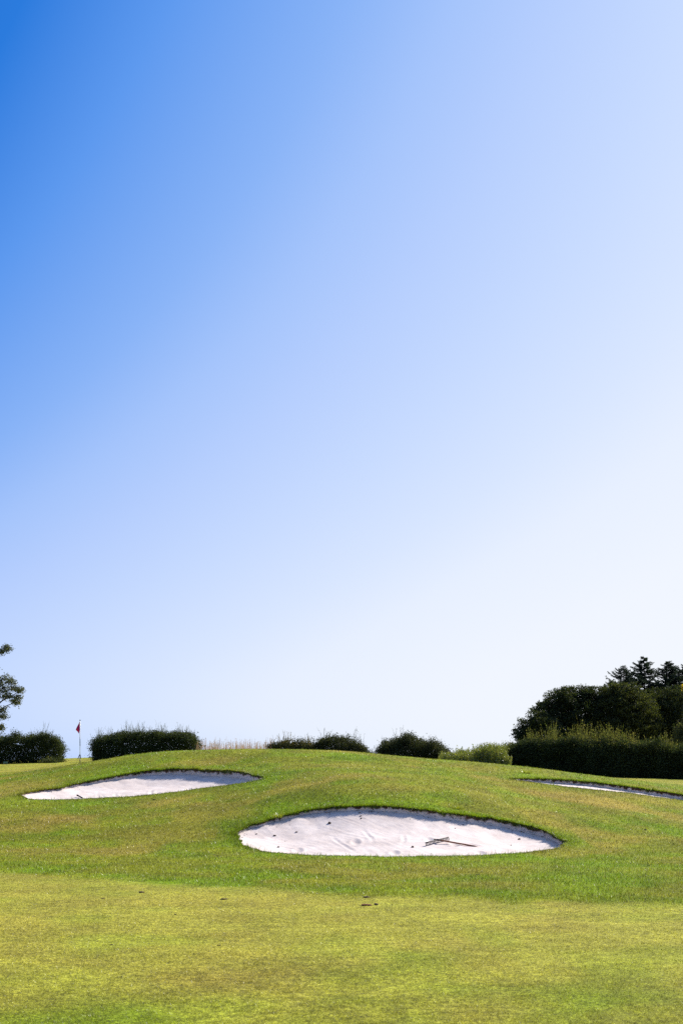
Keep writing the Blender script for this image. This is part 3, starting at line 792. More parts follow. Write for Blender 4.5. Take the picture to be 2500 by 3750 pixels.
def hedge(name, label, spine, thick, nleaf, leafsize, mat, mat_top=None, nshoot=0, shoot=(0.2, 0.5), group=None, cat='hedge',
          shoot_leaf=0.045, nl=8, holes=0.0, top_mix=0.0, lump=0.25, seed=0, toplight=0.25, top_clumps=17):
    """spine: (px, depth, top row) ; leaves fill a lumpy clipped body standing on the terrain"""
    sp = np.array(spine, float)
    xs = px2x(sp[:, 0], sp[:, 1])
    L = np.concatenate([[0], np.cumsum(np.hypot(np.diff(xs), np.diff(sp[:, 1])))])
    mid = len(sp) // 2
    root = empty(name, (xs[mid], sp[mid, 1], float(zt(xs[mid:mid+1], sp[mid:mid+1, 1])[0])))
    tag(root, label, cat, group)
    def body(l, hf, dep):
        x = np.interp(l, L, xs); y = np.interp(l, L, sp[:, 1])
        px = np.interp(l, L, sp[:, 0])
        top = pz(np.interp(l, L, sp[:, 2]), y)
        g = zt(x, y)
        hgt_ = (top - g)
        hgt_ = hgt_ * (1 + (fbm(l / 0.55, dep * 0.8 + seed, 101 + seed, 3) - 0.5) * lump * 1.5)
        endf = np.minimum(l, L[-1] - l)
        rnd = np.sqrt(np.clip(endf / 0.45, 0.0, 1))
        th = thick * (0.55 + 0.45 * rnd)
        yy = y + dep * th * 0.5 * (1 + (fbm(l / 0.5, hf * 2.5 + seed, 111, 3) - 0.45) * 1.1)
        return x, yy, g + hf * hgt_ * (0.8 + 0.2 * rnd)
    nv = int(nleaf * 0.45)
    l = rng.uniform(0, L[-1], nv); hf = rng.uniform(0.0, 0.97, nv); dep = rng.uniform(-1, 1, nv)
    Pv = np.stack(body(l, hf, dep), 1)
    ncl = max(20, int(nleaf / 60))
    l = rng.uniform(0, L[-1], ncl); side = rng.uniform(0, 1, ncl)
    hf = np.where(side < 0.35, rng.uniform(0.9, 1.02, ncl), rng.uniform(0.03, 1.0, ncl))
    dep = np.where(side < 0.35, rng.uniform(-1, 1, ncl), np.where(side < 0.8, -1.0, 1.0))
    C = np.stack(body(l, hf, dep), 1)
    hf_ = hf
    C = C + rng.normal(size=C.shape) * np.array([0.07, 0.06, 0.05]); k = int(nleaf * 0.55 / ncl)
    Pc = (C[:, None] + rng.normal(size=(ncl, k, 3)) * np.array([0.13, 0.11, 0.09])).reshape(-1, 3)
    P = np.concatenate([Pv, Pc])
    gr = zt(P[:, 0], P[:, 1]); P = P[P[:, 2] > gr - 0.02]
    if holes:
        P = P[noise(P[:, 0] / 0.22, P[:, 2] / 0.2, 121 + seed) > holes * np.clip(rng.uniform(0.6, 1.1, len(P)), 0, 1)]
    FV = [leaves(P, np.full(len(P), leafsize))]; FM = [0]
    # woody stems inside
    ns = max(4, int(L[-1] / 0.5)); parts = []
    for q in range(ns):
        lq = np.array([L[-1] * (q + 0.5) / ns]); a0 = [float(v[0]) for v in body(lq, np.array([0.0]), np.array([0.0]))]
        a1 = [float(v[0]) for v in body(np.clip(lq + rng.normal() * 0.2, 0, L[-1]), np.array([0.75]), np.array([rng.uniform(-0.5, 0.5)]))]
        a0[2] -= 0.05
        parts.append(limb(a0, a1, 0.035, 0.01, 5, 0.04))
    rl = np.linspace(0.02 * L[-1], 0.98 * L[-1], 24); rx, ry, rz = body(rl, rl * 0, rl * 0)
    parts.append(tube(np.stack([rx, ry, rz - 0.04], 1), np.full(24, 0.03), 5))
    V, F = join(parts); mesh_obj('stems', V, F, M_BARK, root)
    if mat_top is not None:
        # leaves over the top in mat_top; on hedges its paler green paints in sunlight
        ncl = int(L[-1] * top_clumps)
        l = rng.uniform(0, L[-1], ncl); x, y, z = body(l, rng.uniform(1 - toplight, 1.05, ncl), rng.uniform(-1.05, 0.9, ncl))
        C = np.stack([x, y, z], 1); k = 34
        P = (C[:, None] + rng.normal(size=(ncl, k, 3)) * np.array([0.11, 0.1, 0.085])).reshape(-1, 3)
        if top_mix: P = P[rng.uniform(0, 1, len(P)) < top_mix * 2 * noise(P[:, 0] / 1.2, P[:, 1] * 0 + seed, 7)]
        FV.append(leaves(P, np.full(len(P), leafsize))); FM.append(1)
    if nshoot:
        l = rng.uniform(0, L[-1], nshoot); cl = fbm(l / 0.6, l * 0 + 3 + seed, 131, 2)
        x, y, z = body(l, np.full(nshoot, 0.9), rng.uniform(-0.8, 0.8, nshoot))
        h = rng.uniform(shoot[0], shoot[1], nshoot) * (0.1 + 2.3 * cl ** 1.5)
        st, lv = sprigs(x, y, z, h, rng.uniform(0.0, 0.5, nshoot), shoot_leaf, nl)
        FV.append(np.concatenate([st, lv]) if lv is not None else st); FM.append(1)
    fo = leaf_obj('foliage', np.concatenate(FV), mat, root)
    fo.data.materials.append(mat_top or mat)
    fo.data.polygons.foreach_set('material_index', np.concatenate([np.full(len(v), k_, dtype=np.int32) for v, k_ in zip(FV, FM)]))
    return root

HG = 'hedges and bushes along the skyline'
hedge('hedge', 'dark clipped hedge at the left edge, behind the tiny teal marker',
      [(-260, 79, 2712), (-60, 79, 2712), (60, 79, 2703), (130, 79, 2703), (180, 79, 2703), (208, 79, 2708), (224, 79, 2720), (231, 79, 2738)], 1.4, 95000, 0.065, M_HEDGE, M_HEDGE_T, 260, (0.2, 0.55), HG, nl=5, shoot_leaf=0.035, holes=0.1, seed=1, lump=0.42)
hedge('hedge', 'dark clipped hedge just right of the flag, with bristly shoots on top',
      [(342, 76, 2722), (370, 76, 2702), (430, 76, 2699), (520, 76, 2692), (600, 76, 2696), (680, 76, 2697), (715, 76, 2704), (726, 76, 2722)], 1.5, 76000, 0.065, M_HEDGE, M_HEDGE_T, 460, (0.25, 0.7), HG, nl=5, shoot_leaf=0.035, holes=0.06, seed=2, toplight=0.14, lump=0.26)
hedge('bush', 'low straggly bush with yellowing leaves, right of the dry tall grass',
      [(985, 75, 2741), (1010, 75, 2725), (1060, 75, 2718), (1090, 75, 2720), (1130, 75, 2722), (1152, 75, 2724)], 1.2, 24000, 0.065, M_BUSH, M_BUSH_Y, 60, (0.25, 0.65), HG, 'bush', holes=0.12, seed=3, toplight=0.75, top_clumps=75, nl=7, lump=0.6)
hedge('bush', 'low dark bush with straggly arching shoots, touching the yellowing bush',
      [(1156, 75, 2726), (1185, 75, 2712), (1220, 75, 2716), (1270, 75, 2719), (1310, 75, 2722), (1345, 75, 2748)], 1.2, 33000, 0.065, M_BUSH, M_BUSH, 75, (0.25, 0.65), HG, 'bush', holes=0.1, seed=4, top_clumps=8, nl=7, lump=0.5)
hedge('bush', 'rounded dark bush on the skyline, left of the pale green weeds',
      [(1384, 72, 2748), (1410, 72, 2729), (1450, 72, 2718), (1490, 72, 2708), (1540, 72, 2713), (1580, 72, 2727), (1615, 72, 2742), (1642, 72, 2762)], 1.6, 54000, 0.065, M_BUSH, M_BUSH, 130, (0.2, 0.6), HG, 'bush', holes=0.06, seed=5, nl=7, lump=0.5)
hedge('bush', 'small sparse bush tuft in the gap between two dark bushes',
      [(1340, 74, 2762), (1362, 74, 2752), (1386, 74, 2760)], 0.7, 1600, 0.06, M_BUSH, None, 16, (0.12, 0.3), HG, 'bush', holes=0.2, seed=6)
hedge('hedge', 'long dark hedge in front of the wood, with pale shoots along its top',
      [(1822, 72, 2788), (1836, 72, 2768), (1856, 72, 2750), (1885, 72, 2734), (1930, 71.5, 2728), (2060, 70.5, 2722), (2200, 69, 2722), (2350, 68, 2730), (2500, 67, 2735), (2640, 66, 2735)], 1.7, 210000, 0.068, M_HEDGE, M_HEDGE_Y, 1000, (0.22, 0.72), HG, nl=14, shoot_leaf=0.055, holes=0.0, seed=7, toplight=0.30, lump=0.42)
hedge('bush', 'taller green bush rising above the hedge at the right edge',
      [(2462, 73, 2725), (2478, 73, 2665), (2510, 73, 2640), (2580, 73, 2640), (2630, 73, 2700)], 1.4, 26000, 0.07, M_BUSH, M_HEDGE_Y, 60, (0.2, 0.45), HG, 'bush', holes=0.15, seed=8, toplight=0.4)
hedge('bush', 'tiny rounded shrub at the foot of the left hedge, near the flag',
      [(164, 77, 2790), (185, 77, 2782), (206, 77, 2789)], 0.6, 2600, 0.05, M_HEDGE, M_HEDGE_Y, 0, (0, 0), HG, 'bush', seed=9, toplight=0.6)

# weeds and dry tall grass
def tall_patch(name, label, cat, spans, n, hr, mat, leaf, nl, w, lean=0.25):
    px = np.concatenate([rng.uniform(a, b, int(n * f)) for a, b, _, _, _, f in spans])
    d = np.concatenate([rng.uniform(d0, d1, int(n * f)) for _, _, d0, d1, _, f in spans])
    sc = np.concatenate([np.full(int(n * f), s) for _, _, _, _, s, f in spans])
    x = px2x(px, d); z = zt(x, d) - 0.02
    h = rng.uniform(hr[0], hr[1], len(x)) * sc * (0.75 + 0.5 * fbm(x / 0.5, d / 0.5, 141, 2))
    st, lv = sprigs(x, d, z, h, rng.uniform(0, lean, len(x)), leaf, nl, w)
    V = np.concatenate([st, lv]) if lv is not None else st
    o = leaf_obj(name, V, mat, None); tag(o, label, cat, kind='stuff'); return o
tall_patch('tall_grass', 'pinkish dry tall grass standing on the skyline beyond the mound crest', 'grass', [(715, 1000, 74, 82, 1.0, 1.0)], 900, (0.55, 1.28), M_DRYG, 0.05, 5, 0.010, 0.12)
tall_patch('weeds', 'pale green tall weeds between the rounded bush and the long hedge', 'weeds',
           [(1610, 1700, 69, 73, 0.66, 0.3), (1670, 1760, 69, 74, 0.84, 0.3), (1740, 1800, 69, 74, 0.98, 0.25), (1770, 1850, 69, 73, 1.05, 0.35), (1815, 1868, 68.8, 70.6, 0.6, 0.16)], 3000, (0.75, 1.25), M_WEED, 0.075, 11, 0.011, 0.25)

# ------------------------------------------------------------------ trees
def lobes_tree(name, label, base_px, d, lobes, nper, leafsize, mat, trunk_r=0.22, cat='tree', group=None, flat=0.8, dens=1.0):
    """lobes: (px, row, radius in metres, depth offset)"""
    bx_ = float(px2x(base_px, d)); g = float(zt(np.array([bx_]), np.array([d]))[0])
    root = empty(name, (bx_, d, g)); tag(root, label, cat, group)
    C = np.array([(float(px2x(p, d + o)), d + o, float(pz(r, d + o))) for p, r, _, o in lobes]); Rr = np.array([q[2] for q in lobes])
    top = C[:, 2].max()
    tt = np.linspace(0, 1, 9)[:, None]
    path = np.array([bx_, d, g - 0.15]) + tt * np.array([0.0, 0, (top - g) * 0.85]) + np.concatenate([rng.normal(size=(9, 2)) * 0.05 * tt, 0 * tt], 1)
    V, F = tube(path, np.linspace(trunk_r, trunk_r * 0.3, 9), 9); tr = mesh_obj('trunk', V, F, M_BARK, root, smooth=True)
    parts = []
    for c, r in zip(C, Rr):
        f = np.clip((c[2] - 0.45 * np.hypot(c[0] - bx_, c[1] - d) - g) / (path[-1, 2] - g), 0.25, 0.97)
        p0 = path[int(f * 8)]
        parts.append(limb(p0, c, trunk_r * (0.16 + 0.16 * r), 0.012 + 0.01 * r, 8, 0.05, 0.04))
        for _ in range(7):
            v = rng.normal(size=3); v /= np.linalg.norm(v); parts.append(limb(c - v * 0.1, c + v * r * 0.85, 0.008 + 0.012 * r, 0.005, 5, 0.06, 0, 4))
    V, F = join(parts); mesh_obj('branches', V, F, M_BARK, tr)
    Ps = []
    for c, r in zip(C, Rr):
        ncl = max(8, int(nper * r * r / 40)); v = rng.normal(size=(ncl, 3)); v /= np.linalg.norm(v, axis=1)[:, None]
        rad = r * rng.uniform(0.08, 1.0, ncl) ** 0.5
        cc = c + v * rad[:, None] * np.array([1, 1, flat])
        k = 40
        Ps.append((cc[:, None] + rng.normal(size=(ncl, k, 3)) * np.array([0.15, 0.15, 0.09]) * (0.55 + 0.3 * r)).reshape(-1, 3))
    P = np.concatenate(Ps)
    leaf_obj('crown', leaves(P, np.full(len(P), leafsize)), mat, root)
    return root

TG = 'trees behind the long hedge'
lobes_tree('broadleaf_tree', 'low dark broadleaf tree at the left end of the wood, just over the long hedge', 1925, 94,
           [(1910, 2690, 0.7, 0), (1935, 2668, 0.9, 0.3), (1965, 2640, 0.9, -0.2), (1990, 2660, 1.2, 0.5), (1950, 2710, 1.2, 0), (2010, 2705, 1.5, 0.4), (1930, 2780, 1.3, 0.3), (2000, 2790, 1.5, 0.3)], 2700, 0.115, M_TREE, group=TG)
lobes_tree('broadleaf_tree', 'broad round crowned dark tree left of the conifers', 2090, 96,
           [(2000, 2602, 1.0, 0), (2035, 2568, 1.0, 0.2), (2075, 2560, 1.1, -0.3), (2085, 2538, 0.6, -0.1), (2120, 2556, 1.0, 0.4), (2170, 2562, 1.1, -0.2), (2145, 2540, 0.6, 0), (2205, 2570, 0.95, 0), (2222, 2545, 0.8, 0.2), (2250, 2530, 0.8, 0.6),
            (2040, 2630, 1.6, 0.4), (2120, 2630, 1.9, 0), (2200, 2640, 1.8, 0.4), (2080, 2700, 1.9, 0.5), (2180, 2710, 2.0, 0.5), (2070, 2800, 1.8, 0.4), (2170, 2800, 1.8, 0.4)], 2700, 0.115, M_TREE, 0.28, group=TG)
M_TREE2 = leaf_mat('tree_leaf_light', (0.03, 0.042, 0.010), (0.065, 0.07, 0.016), gloss=0.02, rough=0.55, trans=0.5)
lobes_tree('broadleaf_tree', 'lighter green bushy tree in front of the conifers', 2285, 95,
           [(2245, 2545, 0.9, 0), (2285, 2535, 1.0, 0), (2325, 2555, 1.0, 0.2), (2262, 2580, 1.2, -0.3), (2330, 2605, 1.4, -0.2), (2255, 2640, 1.5, 0), (2310, 2680, 1.8, 0), (2360, 2650, 1.4, 0.3), (2225, 2700, 1.6, 0.2), (2270, 2790, 1.8, 0.2), (2350, 2780, 1.8, 0.2)], 2700, 0.115, M_TREE2, 0.25, group=TG)
lobes_tree('broadleaf_tree', 'dark broadleaf tree low at the right edge below the conifers', 2440, 97,
           [(2405, 2565, 1.2, 0.2), (2478, 2555, 1.2, 0.3), (2400, 2620, 1.5, 0), (2450, 2600, 1.6, 0.2), (2500, 2610, 1.6, -0.2), (2420, 2690, 1.9, 0), (2490, 2690, 2.0, 0), (2550, 2650, 1.8, 0), (2420, 2790, 2.0, 0.2), (2500, 2780, 2.0, 0.2)], 2400, 0.115, M_TREE, 0.25, group=TG)
lobes_tree('yellow_leaf_tree', 'sprig of bright yellow leaves at the right edge among dark trees', 2535, 92,
           [(2508, 2516, 0.2, 0), (2526, 2512, 0.4, 0.1), (2550, 2535, 0.6, 0)], 1600, 0.12, M_YEL, 0.12, group=TG)

def conifer(label, px, top, d, width, sparse=1.0):
    x = float(px2x(px, d)); g = float(zt(np.array([x]), np.array([d]))[0]); zt_ = float(pz(top, d)); H = zt_ - g
    root = empty('conifer_tree', (x, d, g)); tag(root, label, 'tree', TG)
    V, F = tube([(x, d, g - 0.1), (x + 0.05, d, g + H * 0.5), (x, d, zt_)], [0.16, 0.09, 0.012], 7); tr = mesh_obj('trunk', V, F, M_BARK, root, smooth=True)
    br, pts, dirs = [], [], []
    nb_ = int(H * 30 * sparse); kl = rng.uniform(0.85, 1.2); up = rng.uniform(0.3, 0.6)
    for i in range(nb_):
        f = 1 - (i + rng.uniform(0, 1)) / nb_ * 0.85          # 1 at the top
        z = g + H * f
        Lb = max(0.12, (H * (1 - f)) ** 0.95 * 0.98 * kl * rng.uniform(0.3, 1.3)); Lb = min(Lb, width * 1.15 * rng.uniform(0.8, 1.2))
        a = rng.uniform(0, 2 * np.pi)
        dirv = np.array([math.cos(a), math.sin(a), 0])
        tt = np.linspace(0, 1, 6)[:, None]
        p = np.array([x, d, z]) + dirv * Lb * tt + np.array([0, 0, 1]) * Lb * (-0.12 * tt + up * tt ** 2)
        br.append(tube(p, np.linspace(0.018, 0.005, 6), 4))
        k = int(85 * Lb) + 5
        t = rng.uniform(0.1, 1.0, k)
        q = np.array([x, d, z]) + dirv * (Lb * t)[:, None] + np.array([0, 0, 1]) * (Lb * (-0.12 * t + up * t * t))[:, None]
        side = np.cross(dirv, [0, 0, 1.0]); sgn = rng.choice([-1, 1], k)[:, None]
        nd = dirv * 0.7 + side * sgn * rng.uniform(0.3, 0.9, (k, 1)) + np.array([0, 0, 1]) * rng.uniform(-0.35, 0.45, (k, 1))
        pts.append(q); dirs.append(nd * (0.16 + 0.16 * (1 - t))[:, None])
    V, F = join(br); mesh_obj('branches', V, F, M_BARK, tr)
    P = np.concatenate(pts); D = np.concatenate(dirs); wv = rng.normal(size=P.shape); W = np.cross(D, wv); W /= np.linalg.norm(W, axis=1)[:, None] + 1e-9
    W *= 0.019
    Q = np.stack([P - W * 0.6, P + D * 0.5 - W, P + D, P + D * 0.5 + W], 1)
    leaf_obj('crown', Q, M_CONI, root)
    return root
conifer('thin sparse topped conifer, leftmost of the pointed trees', 2281, 2440, 101, 1.15, 0.85)
conifer('tallest pointed dark conifer rising over the wood', 2356, 2406, 103, 2.5, 1.35)
conifer('pointed conifer second from the right edge, slightly lower than the tallest', 2446, 2422, 102, 2.5, 1.45)
conifer('conifer cut by the right edge of the picture', 2515, 2424, 103, 2.4, 1.3)

# tree at the left edge, its trunk outside the picture
d = 64.0
lobes_tree('broadleaf_tree', 'grey green leaved tree reaching in from the left edge above the hedge', -190, d,
           [(8, 2388, 0.22, 0), (28, 2375, 0.18, 0.1), (-15, 2385, 0.3, 0), (-50, 2380, 0.5, 0),
            (10, 2488, 0.28, 0), (42, 2492, 0.2, -0.1), (15, 2518, 0.36, 0), (50, 2520, 0.30, 0.1), (74, 2530, 0.18, 0), (62, 2552, 0.26, -0.1), (25, 2548, 0.28, 0), (58, 2572, 0.18, 0.1), (-30, 2520, 0.6, 0),
            (6, 2602, 0.24, 0), (8, 2622, 0.2, 0.1), (-20, 2615, 0.4, 0), (5, 2662, 0.12, 0), (-15, 2675, 0.25, 0),
            (-120, 2450, 1.2, 0.3), (-200, 2380, 1.4, 0), (-280, 2470, 1.3, 0), (-120, 2560, 1.1, 0.4), (-230, 2560, 1.3, 0), (-160, 2310, 1.1, 0), (-100, 2630, 0.8, 0)],
           2600, 0.075, M_TREE_G, 0.3)
lt = [o for o in bpy.data.objects if o.name.startswith('broadleaf_tree')][-1]

# ------------------------------------------------------------------ flagstick on the green
fd = 70.0
fx = float(px2x(294, fd)); fg = float(zt(np.array([fx]), np.array([fd]))[0])
fl = empty('golf_flag', (fx, fd, fg))
tag(fl, 'magenta golf flag drooping on a thin white pin with a dark foot, on the green', 'flag')
ztop = float(pz(2637, fd))
def pole_seg(name, r0, r1, z0, z1, mat, par=None):
    V, F = tube([(fx, fd, z0), (fx, fd, (z0 + z1) / 2), (fx, fd, z1)], [r0, (r0 + r1) / 2, r1], 12)
    return mesh_obj(name, V, F, mat, par or fl, smooth=True)
pl_ = pole_seg('pole', 0.017, 0.013, fg - 0.15, ztop, M_WHITE)
pole_seg('band', 0.0185, 0.0185, float(pz(2732, fd)), float(pz(2700, fd)), M_SLATE, pl_)
pole_seg('foot', 0.021, 0.021, fg - 0.1, float(pz(2777, fd)), M_BLACK, pl_)
pole_seg('pole_cap', 0.03, 0.022, ztop - 0.03, ztop + 0.02, M_BLACK, pl_)
# cloth
nu, nv = 18, 18
U, Vv = np.meshgrid(np.linspace(0, 1, nu), np.linspace(0, 1, nv))
def cpt(px, py): return np.array([float(px2x(px, fd)), fd, float(pz(py, fd))])
HT, FT, FB, HB = cpt(294, 2640), cpt(278, 2673), cpt(290.5, 2687), cpt(294.5, 2669)
Pc = (HT[None, None] * ((1 - U) * (1 - Vv))[..., None] + FT * (U * (1 - Vv))[..., None] + FB * (U * Vv)[..., None] + HB * ((1 - U) * Vv)[..., None])
Pc[..., 1] += 0.05 * np.sin(U * 7 + Vv * 1.5) * U + 0.07 * np.sin(Vv * 4.2) * U
Pc[..., 0] -= 0.02 * np.sin(U * np.pi) * np.sin(Vv * np.pi)
ii = np.arange(nu * nv).reshape(nv, nu)
q1 = np.stack([ii[:-1, :-1], ii[:-1, 1:], ii[1:, 1:], ii[1:, :-1]], -1).reshape(-1, 4)
cl = mesh_obj('cloth', Pc.reshape(-1, 3), q1, M_FLAG, fl, smooth=True)
sm = cl.modifiers.new('thickness', 'SOLIDIFY'); sm.thickness = 0.003
# bent blue-grey ball lifting bracket at the foot of the pin
def bar(p0, p1, w, t):
    p0, p1 = np.asarray(p0, float), np.asarray(p1, float); T = p1 - p0; T /= np.linalg.norm(T)
    B = np.array([0, 1.0, 0]); A = np.cross(T, B); A /= np.linalg.norm(A)
    V = []
    for p in (p0, p1):
        for sa, sb in ((-1, -1), (1, -1), (1, 1), (-1, 1)): V.append(p + A * sa * w / 2 + B * sb * t / 2)
    F = np.array([(0, 1, 2, 3), (7, 6, 5, 4), (0, 4, 5, 1), (1, 5, 6, 2), (2, 6, 7, 3), (3, 7, 4, 0)])
    return np.array(V), F
V, F = join([bar(cpt(292.0, 2764), cpt(286.2, 2779.5), 0.03, 0.03), bar(cpt(291.2, 2764.5), cpt(295.5, 2764.5), 0.03, 0.034), bar(cpt(294.4, 2764), cpt(295.2, 2778), 0.045, 0.05)])
mesh_obj('lifting_bracket', V, F, M_BRACK, fl)

# low teal marker before the left hedge
md = 75.0; mx = float(px2x(21, md)); mg = float(zt(np.array([mx]), np.array([md]))[0])
mk = empty('marker_board', (mx, md, mg)); tag(mk, 'tiny teal marker board on short legs before the left hedge', 'sign')
def rbox(cx, cy, cz, sx, sy, sz, bev=0.01):
    me = bpy.data.meshes.new('tmp'); import bmesh
    bm = bmesh.new(); bmesh.ops.create_cube(bm, size=1.0)
    for v in bm.verts: v.co = Vector((cx + v.co.x * sx, cy + v.co.y * sy, cz + v.co.z * sz))
    bmesh.ops.bevel(bm, geom=bm.edges[:], offset=bev, segments=2, affect='EDGES')
    bmesh.ops.triangulate(bm, faces=bm.faces[:])
    bm.verts.ensure_lookup_table()
    V = np.array([v.co[:] for v in bm.verts]); F = np.array([[v.index for v in f.verts] for f in bm.faces]); bm.free(); bpy.data.meshes.remove(me)
    return V, F
V, F = rbox(mx, md, mg + 0.115, 0.22, 0.04, 0.09); mesh_obj('board', V, F, M_TEAL, mk)
for s in (-0.07, 0.07):
    V, F = rbox(mx + s, md, mg + 0.02, 0.025, 0.025, 0.12, 0.004); mesh_obj('leg', V, F, M_TEAL, mk)

# ------------------------------------------------------------------ rake
ZF = ZS['front']
def on_sand(px, py): return np.array(hit(px, py, ZF, 27.0, 34.0, 0.005))
bl, br_ = on_sand(1559, 3099), on_sand(1643, 3078)
hc_g = (bl + br_) / 2
rk = empty('rake', tuple(hc_g)); tag(rk, 'dark iron toothed rake with a brown wooden handle lying in the front bunker', 'rake')
th_ = 0.072
tl, trr = bl + [-0.01, 0, th_], br_ + [-0.012, 0, th_]
V, F = join([tube(np.linspace(tl, trr, 5), np.full(5, 0.0125), 8)]); hb = mesh_obj('head_bar', V, F, M_IRON, rk, smooth=True)
for i in range(18):
    f = (i + 0.1) / 17.2
    a = tl + (trr - tl) * f; b2 = bl + (br_ - bl) * f
    b2[2] = float(ZF(b2[0:1], b2[1:2])[0]) - 0.006
    m1 = a * 0.5 + b2 * 0.5 + np.array([0.004, -0.012, 0])
    V, F = tube([a, m1, b2], [0.0098, 0.0092, 0.006], 6); mesh_obj('tooth', V, F, M_IRON, hb)
hcen = (tl + trr) / 2 + [0, 0, 0.004]
V, F = tube([hcen + [-0.06, 0.05, 0.005], hcen, hcen + [0.07, -0.06, -0.004]], [0.016, 0.02, 0.019], 10); mesh_obj('socket', V, F, M_IRON, hb, smooth=True)
he = on_sand(1737, 3100); he[2] += 0.006
he2 = he + (he - hcen) * 0.12; he2[2] = float(ZF(he2[0:1], he2[1:2])[0]) - 0.014
V, F = tube(np.concatenate([np.linspace(hcen + [0.02, -0.018, 0], he, 8), [he2]]), np.concatenate([np.linspace(0.0175, 0.018, 8), [0.014]]), 10)
mesh_obj('handle', V, F, M_WOOD, rk, smooth=True)

# ------------------------------------------------------------------ small things lying about
import bmesh
def clod(name, label, cat, pos, size, mat, group, flat=0.7, seed=0):
    bm = bmesh.new(); bmesh.ops.create_icosphere(bm, subdivisions=2, radius=1.0)
    r = random.Random(seed)
    ph = [r.uniform(0, 6.28) for _ in range(6)]
    for v in bm.verts:
        c = v.co
        k = 1 + 0.22 * math.sin(3.1 * c.x + ph[0]) * math.sin(2.7 * c.y + ph[1]) + 0.18 * math.sin(5.3 * c.z + ph[2] + 2 * c.x) + 0.1 * r.uniform(-1, 1)
        v.co = Vector((c.x * k * size * (0.9 + 0.4 * math.sin(ph[3])), c.y * k * size, c.z * k * size * flat + size * flat * 0.45))
    V = np.array([v.co[:] for v in bm.verts]) + np.array(pos); bm.verts.ensure_lookup_table()
    F = np.array([[v.index for v in f.verts] for f in bm.faces]); bm.free()
    o = mesh_obj(name, V - np.array(pos), F, mat); o.location = pos
    tag(o, label, cat, group); return o
G1 = 'dark clods lying on the front bunker sand'
for i, (px, py, s, lab) in enumerate([
    (1206, 3016, 0.034, 'largest dark clod high on the front bunker sand, below the lip left of centre'),
    (1006, 3061, 0.024, 'small dark clod in the left third of the front bunker'),
    (1086, 3048, 0.024, 'elongated dark clod midway between the left end and middle of the front bunker'),
    (939, 3055, 0.022, 'dark clod near the crumbled left end of the front bunker'),
    (1019, 3103, 0.022, 'dark clod low in the front bunker near its front left edge'),
    (1322, 2998, 0.026, 'dark clod close below the top of the front bunker lip'),
    (1320, 2989, 0.018, 'tiny clod just under the soil edge at the top of the front bunker'),
    (1510, 3103, 0.03, 'dark upright clod just left of the rake head'),
    (1694, 3021, 0.022, 'flat clod in the shaded right half of the front bunker, above the rake handle'),
    (1870, 3096, 0.022, 'small clod in the right part of the front bunker near its front edge'),
    (1900, 3074, 0.026, 'clod to the right of the rake, near the right end of the front bunker'),
    (1044, 3081, 0.012, 'tiny speck of soil in the lower left of the front bunker')]):
    p = on_sand(px, py); clod('soil_clod', lab, 'clod', tuple(p - [0, 0, 0.004]), s, M_CLOD, G1, 0.75, i)
G2 = 'bits of soil and divots on the grass'
def on_turf(px, py, d0=7.0): return np.array(hit(px, py, zt, d0, 60.0, 0.01))
for i, (px, py, s, m_, lab, d0) in enumerate([
    (1340, 3317, 0.05, M_REDSOIL, 'left half of the reddish brown divot in the middle of the fairway', 8),
    (1377, 3314, 0.042, M_CLOD, 'right half of the divot in the fairway, darker brown', 8),
    (1342, 3287, 0.035, M_CLOD, 'dark scrape of soil just above the divot on the fairway', 8),
    (520, 3269, 0.04, M_CLOD, 'brown soil crumb on the fairway left of centre', 8),
    (820, 3294, 0.032, M_CLOD, 'small dark soil crumb on the fairway below the left of the front bunker', 8),
    (378, 3291, 0.022, M_CLOD, 'tiny dark crumb on the left of the fairway', 8),
    (642, 3350, 0.018, M_CLOD, 'tiny dark crumb on the fairway, lower left of centre', 8),
    (408, 3460, 0.012, M_CLOD, 'little dark speck low on the left fairway', 8),
    (802, 3463, 0.014, M_CLOD, 'little dark speck on the fairway left of the middle', 8),
    (1435, 3313, 0.018, M_CLOD, 'tiny dark crumb right of the divot pair', 8),
    (1748, 3205, 0.028, M_CLOD, 'dark crumb in the grass just below the front bunker', 8),
    (2362, 3040, 0.05, M_CLOD, 'dark clod on the slope right of the front bunker', 20),
    (566, 2929, 0.045, M_CLOD, 'dark clod in the grass just below the left bunker', 20)]):
    p = on_turf(px, py, d0); clod('soil_clod', lab, 'clod', tuple(p), s, m_, G2, 0.35, 40 + i)

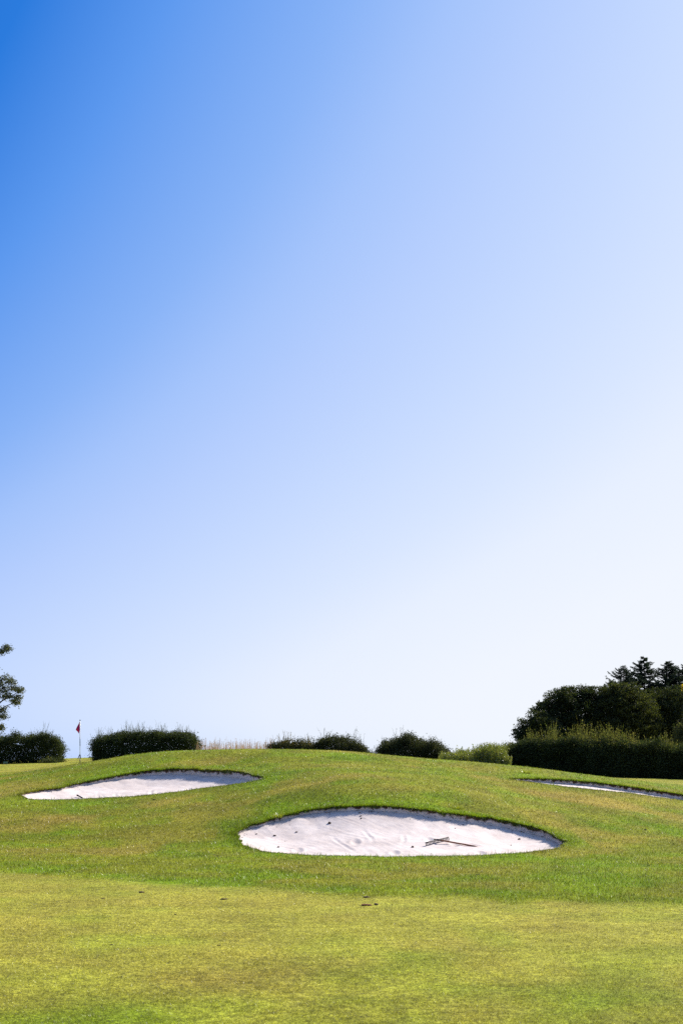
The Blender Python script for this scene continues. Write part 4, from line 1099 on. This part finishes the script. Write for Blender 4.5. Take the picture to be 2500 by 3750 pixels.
# dark stick in the left bunker
ZL = ZS['left']
a = np.array(hit(286, 2920, ZL, 36, 46, 0.01)); b2 = np.array(hit(306, 2924, ZL, 36, 46, 0.01))
a[2] += 0.05; b2[2] += 0.0
st_ = empty('stick', tuple(b2)); tag(st_, 'short black stick end at the front edge of the left bunker', 'stick')
V, F = tube(np.linspace(b2, a, 5), np.array([0.016, 0.017, 0.018, 0.019, 0.02]), 8); mesh_obj('shaft', V, F, M_BLACK, st_, smooth=True)
V, F = tube(np.linspace(a, a + (a - b2) * 0.15, 3), np.array([0.024, 0.026, 0.022]), 8); mesh_obj('grip_end', V, F, M_IRON, st_, smooth=True)
# pale twig in the shade of the front bunker lip
p = on_sand(1742, 3003)
V, F = tube([p - [0, 0, 0.02], p + [0.003, 0, 0.03], p + [-0.002, 0.004, 0.068]], [0.004, 0.0045, 0.003], 7)
o = mesh_obj('twig', V - p, F, M_PALE); o.location = tuple(p); tag(o, 'thin pale upright twig in the shade of the front bunker lip', 'twig')

# yellow green grass tufts
def tuft_plant(label, px, py, n, h, spread, d0):
    p = on_turf(px, py, d0)
    x = p[0] + rng.normal(0, spread, n); y = p[1] + rng.normal(0, spread * 0.6, n)
    ang = np.arctan2(y - p[1], x - p[0]) + rng.normal(0, 0.5, n)
    V = blades(x, y, h * rng.uniform(0.5, 1.2, n), np.full(n, 0.012), rng.uniform(0.3, 1.0, n), ang)
    o = mesh_obj('grass_tuft', V.reshape(-1, 3) - p, np.arange(n * 3).reshape(-1, 3), M_TUFT); o.location = tuple(p)
    tag(o, label, 'grass tuft', 'yellow green grass tufts by the bunkers')
tuft_plant('bright yellow green tuft on the left lip of the front bunker', 1018, 2994, 150, 0.14, 0.05, 26)
tuft_plant('yellow green tuft in the grass over the right part of the front bunker lip', 1672, 2962, 130, 0.11, 0.06, 28)
tuft_plant('yellow tuft on the bank above the right bunker', 1928, 2832, 140, 0.14, 0.06, 40)
tuft_plant('small yellow tuft on the bank near the long hedge', 1836, 2817, 90, 0.10, 0.05, 40)
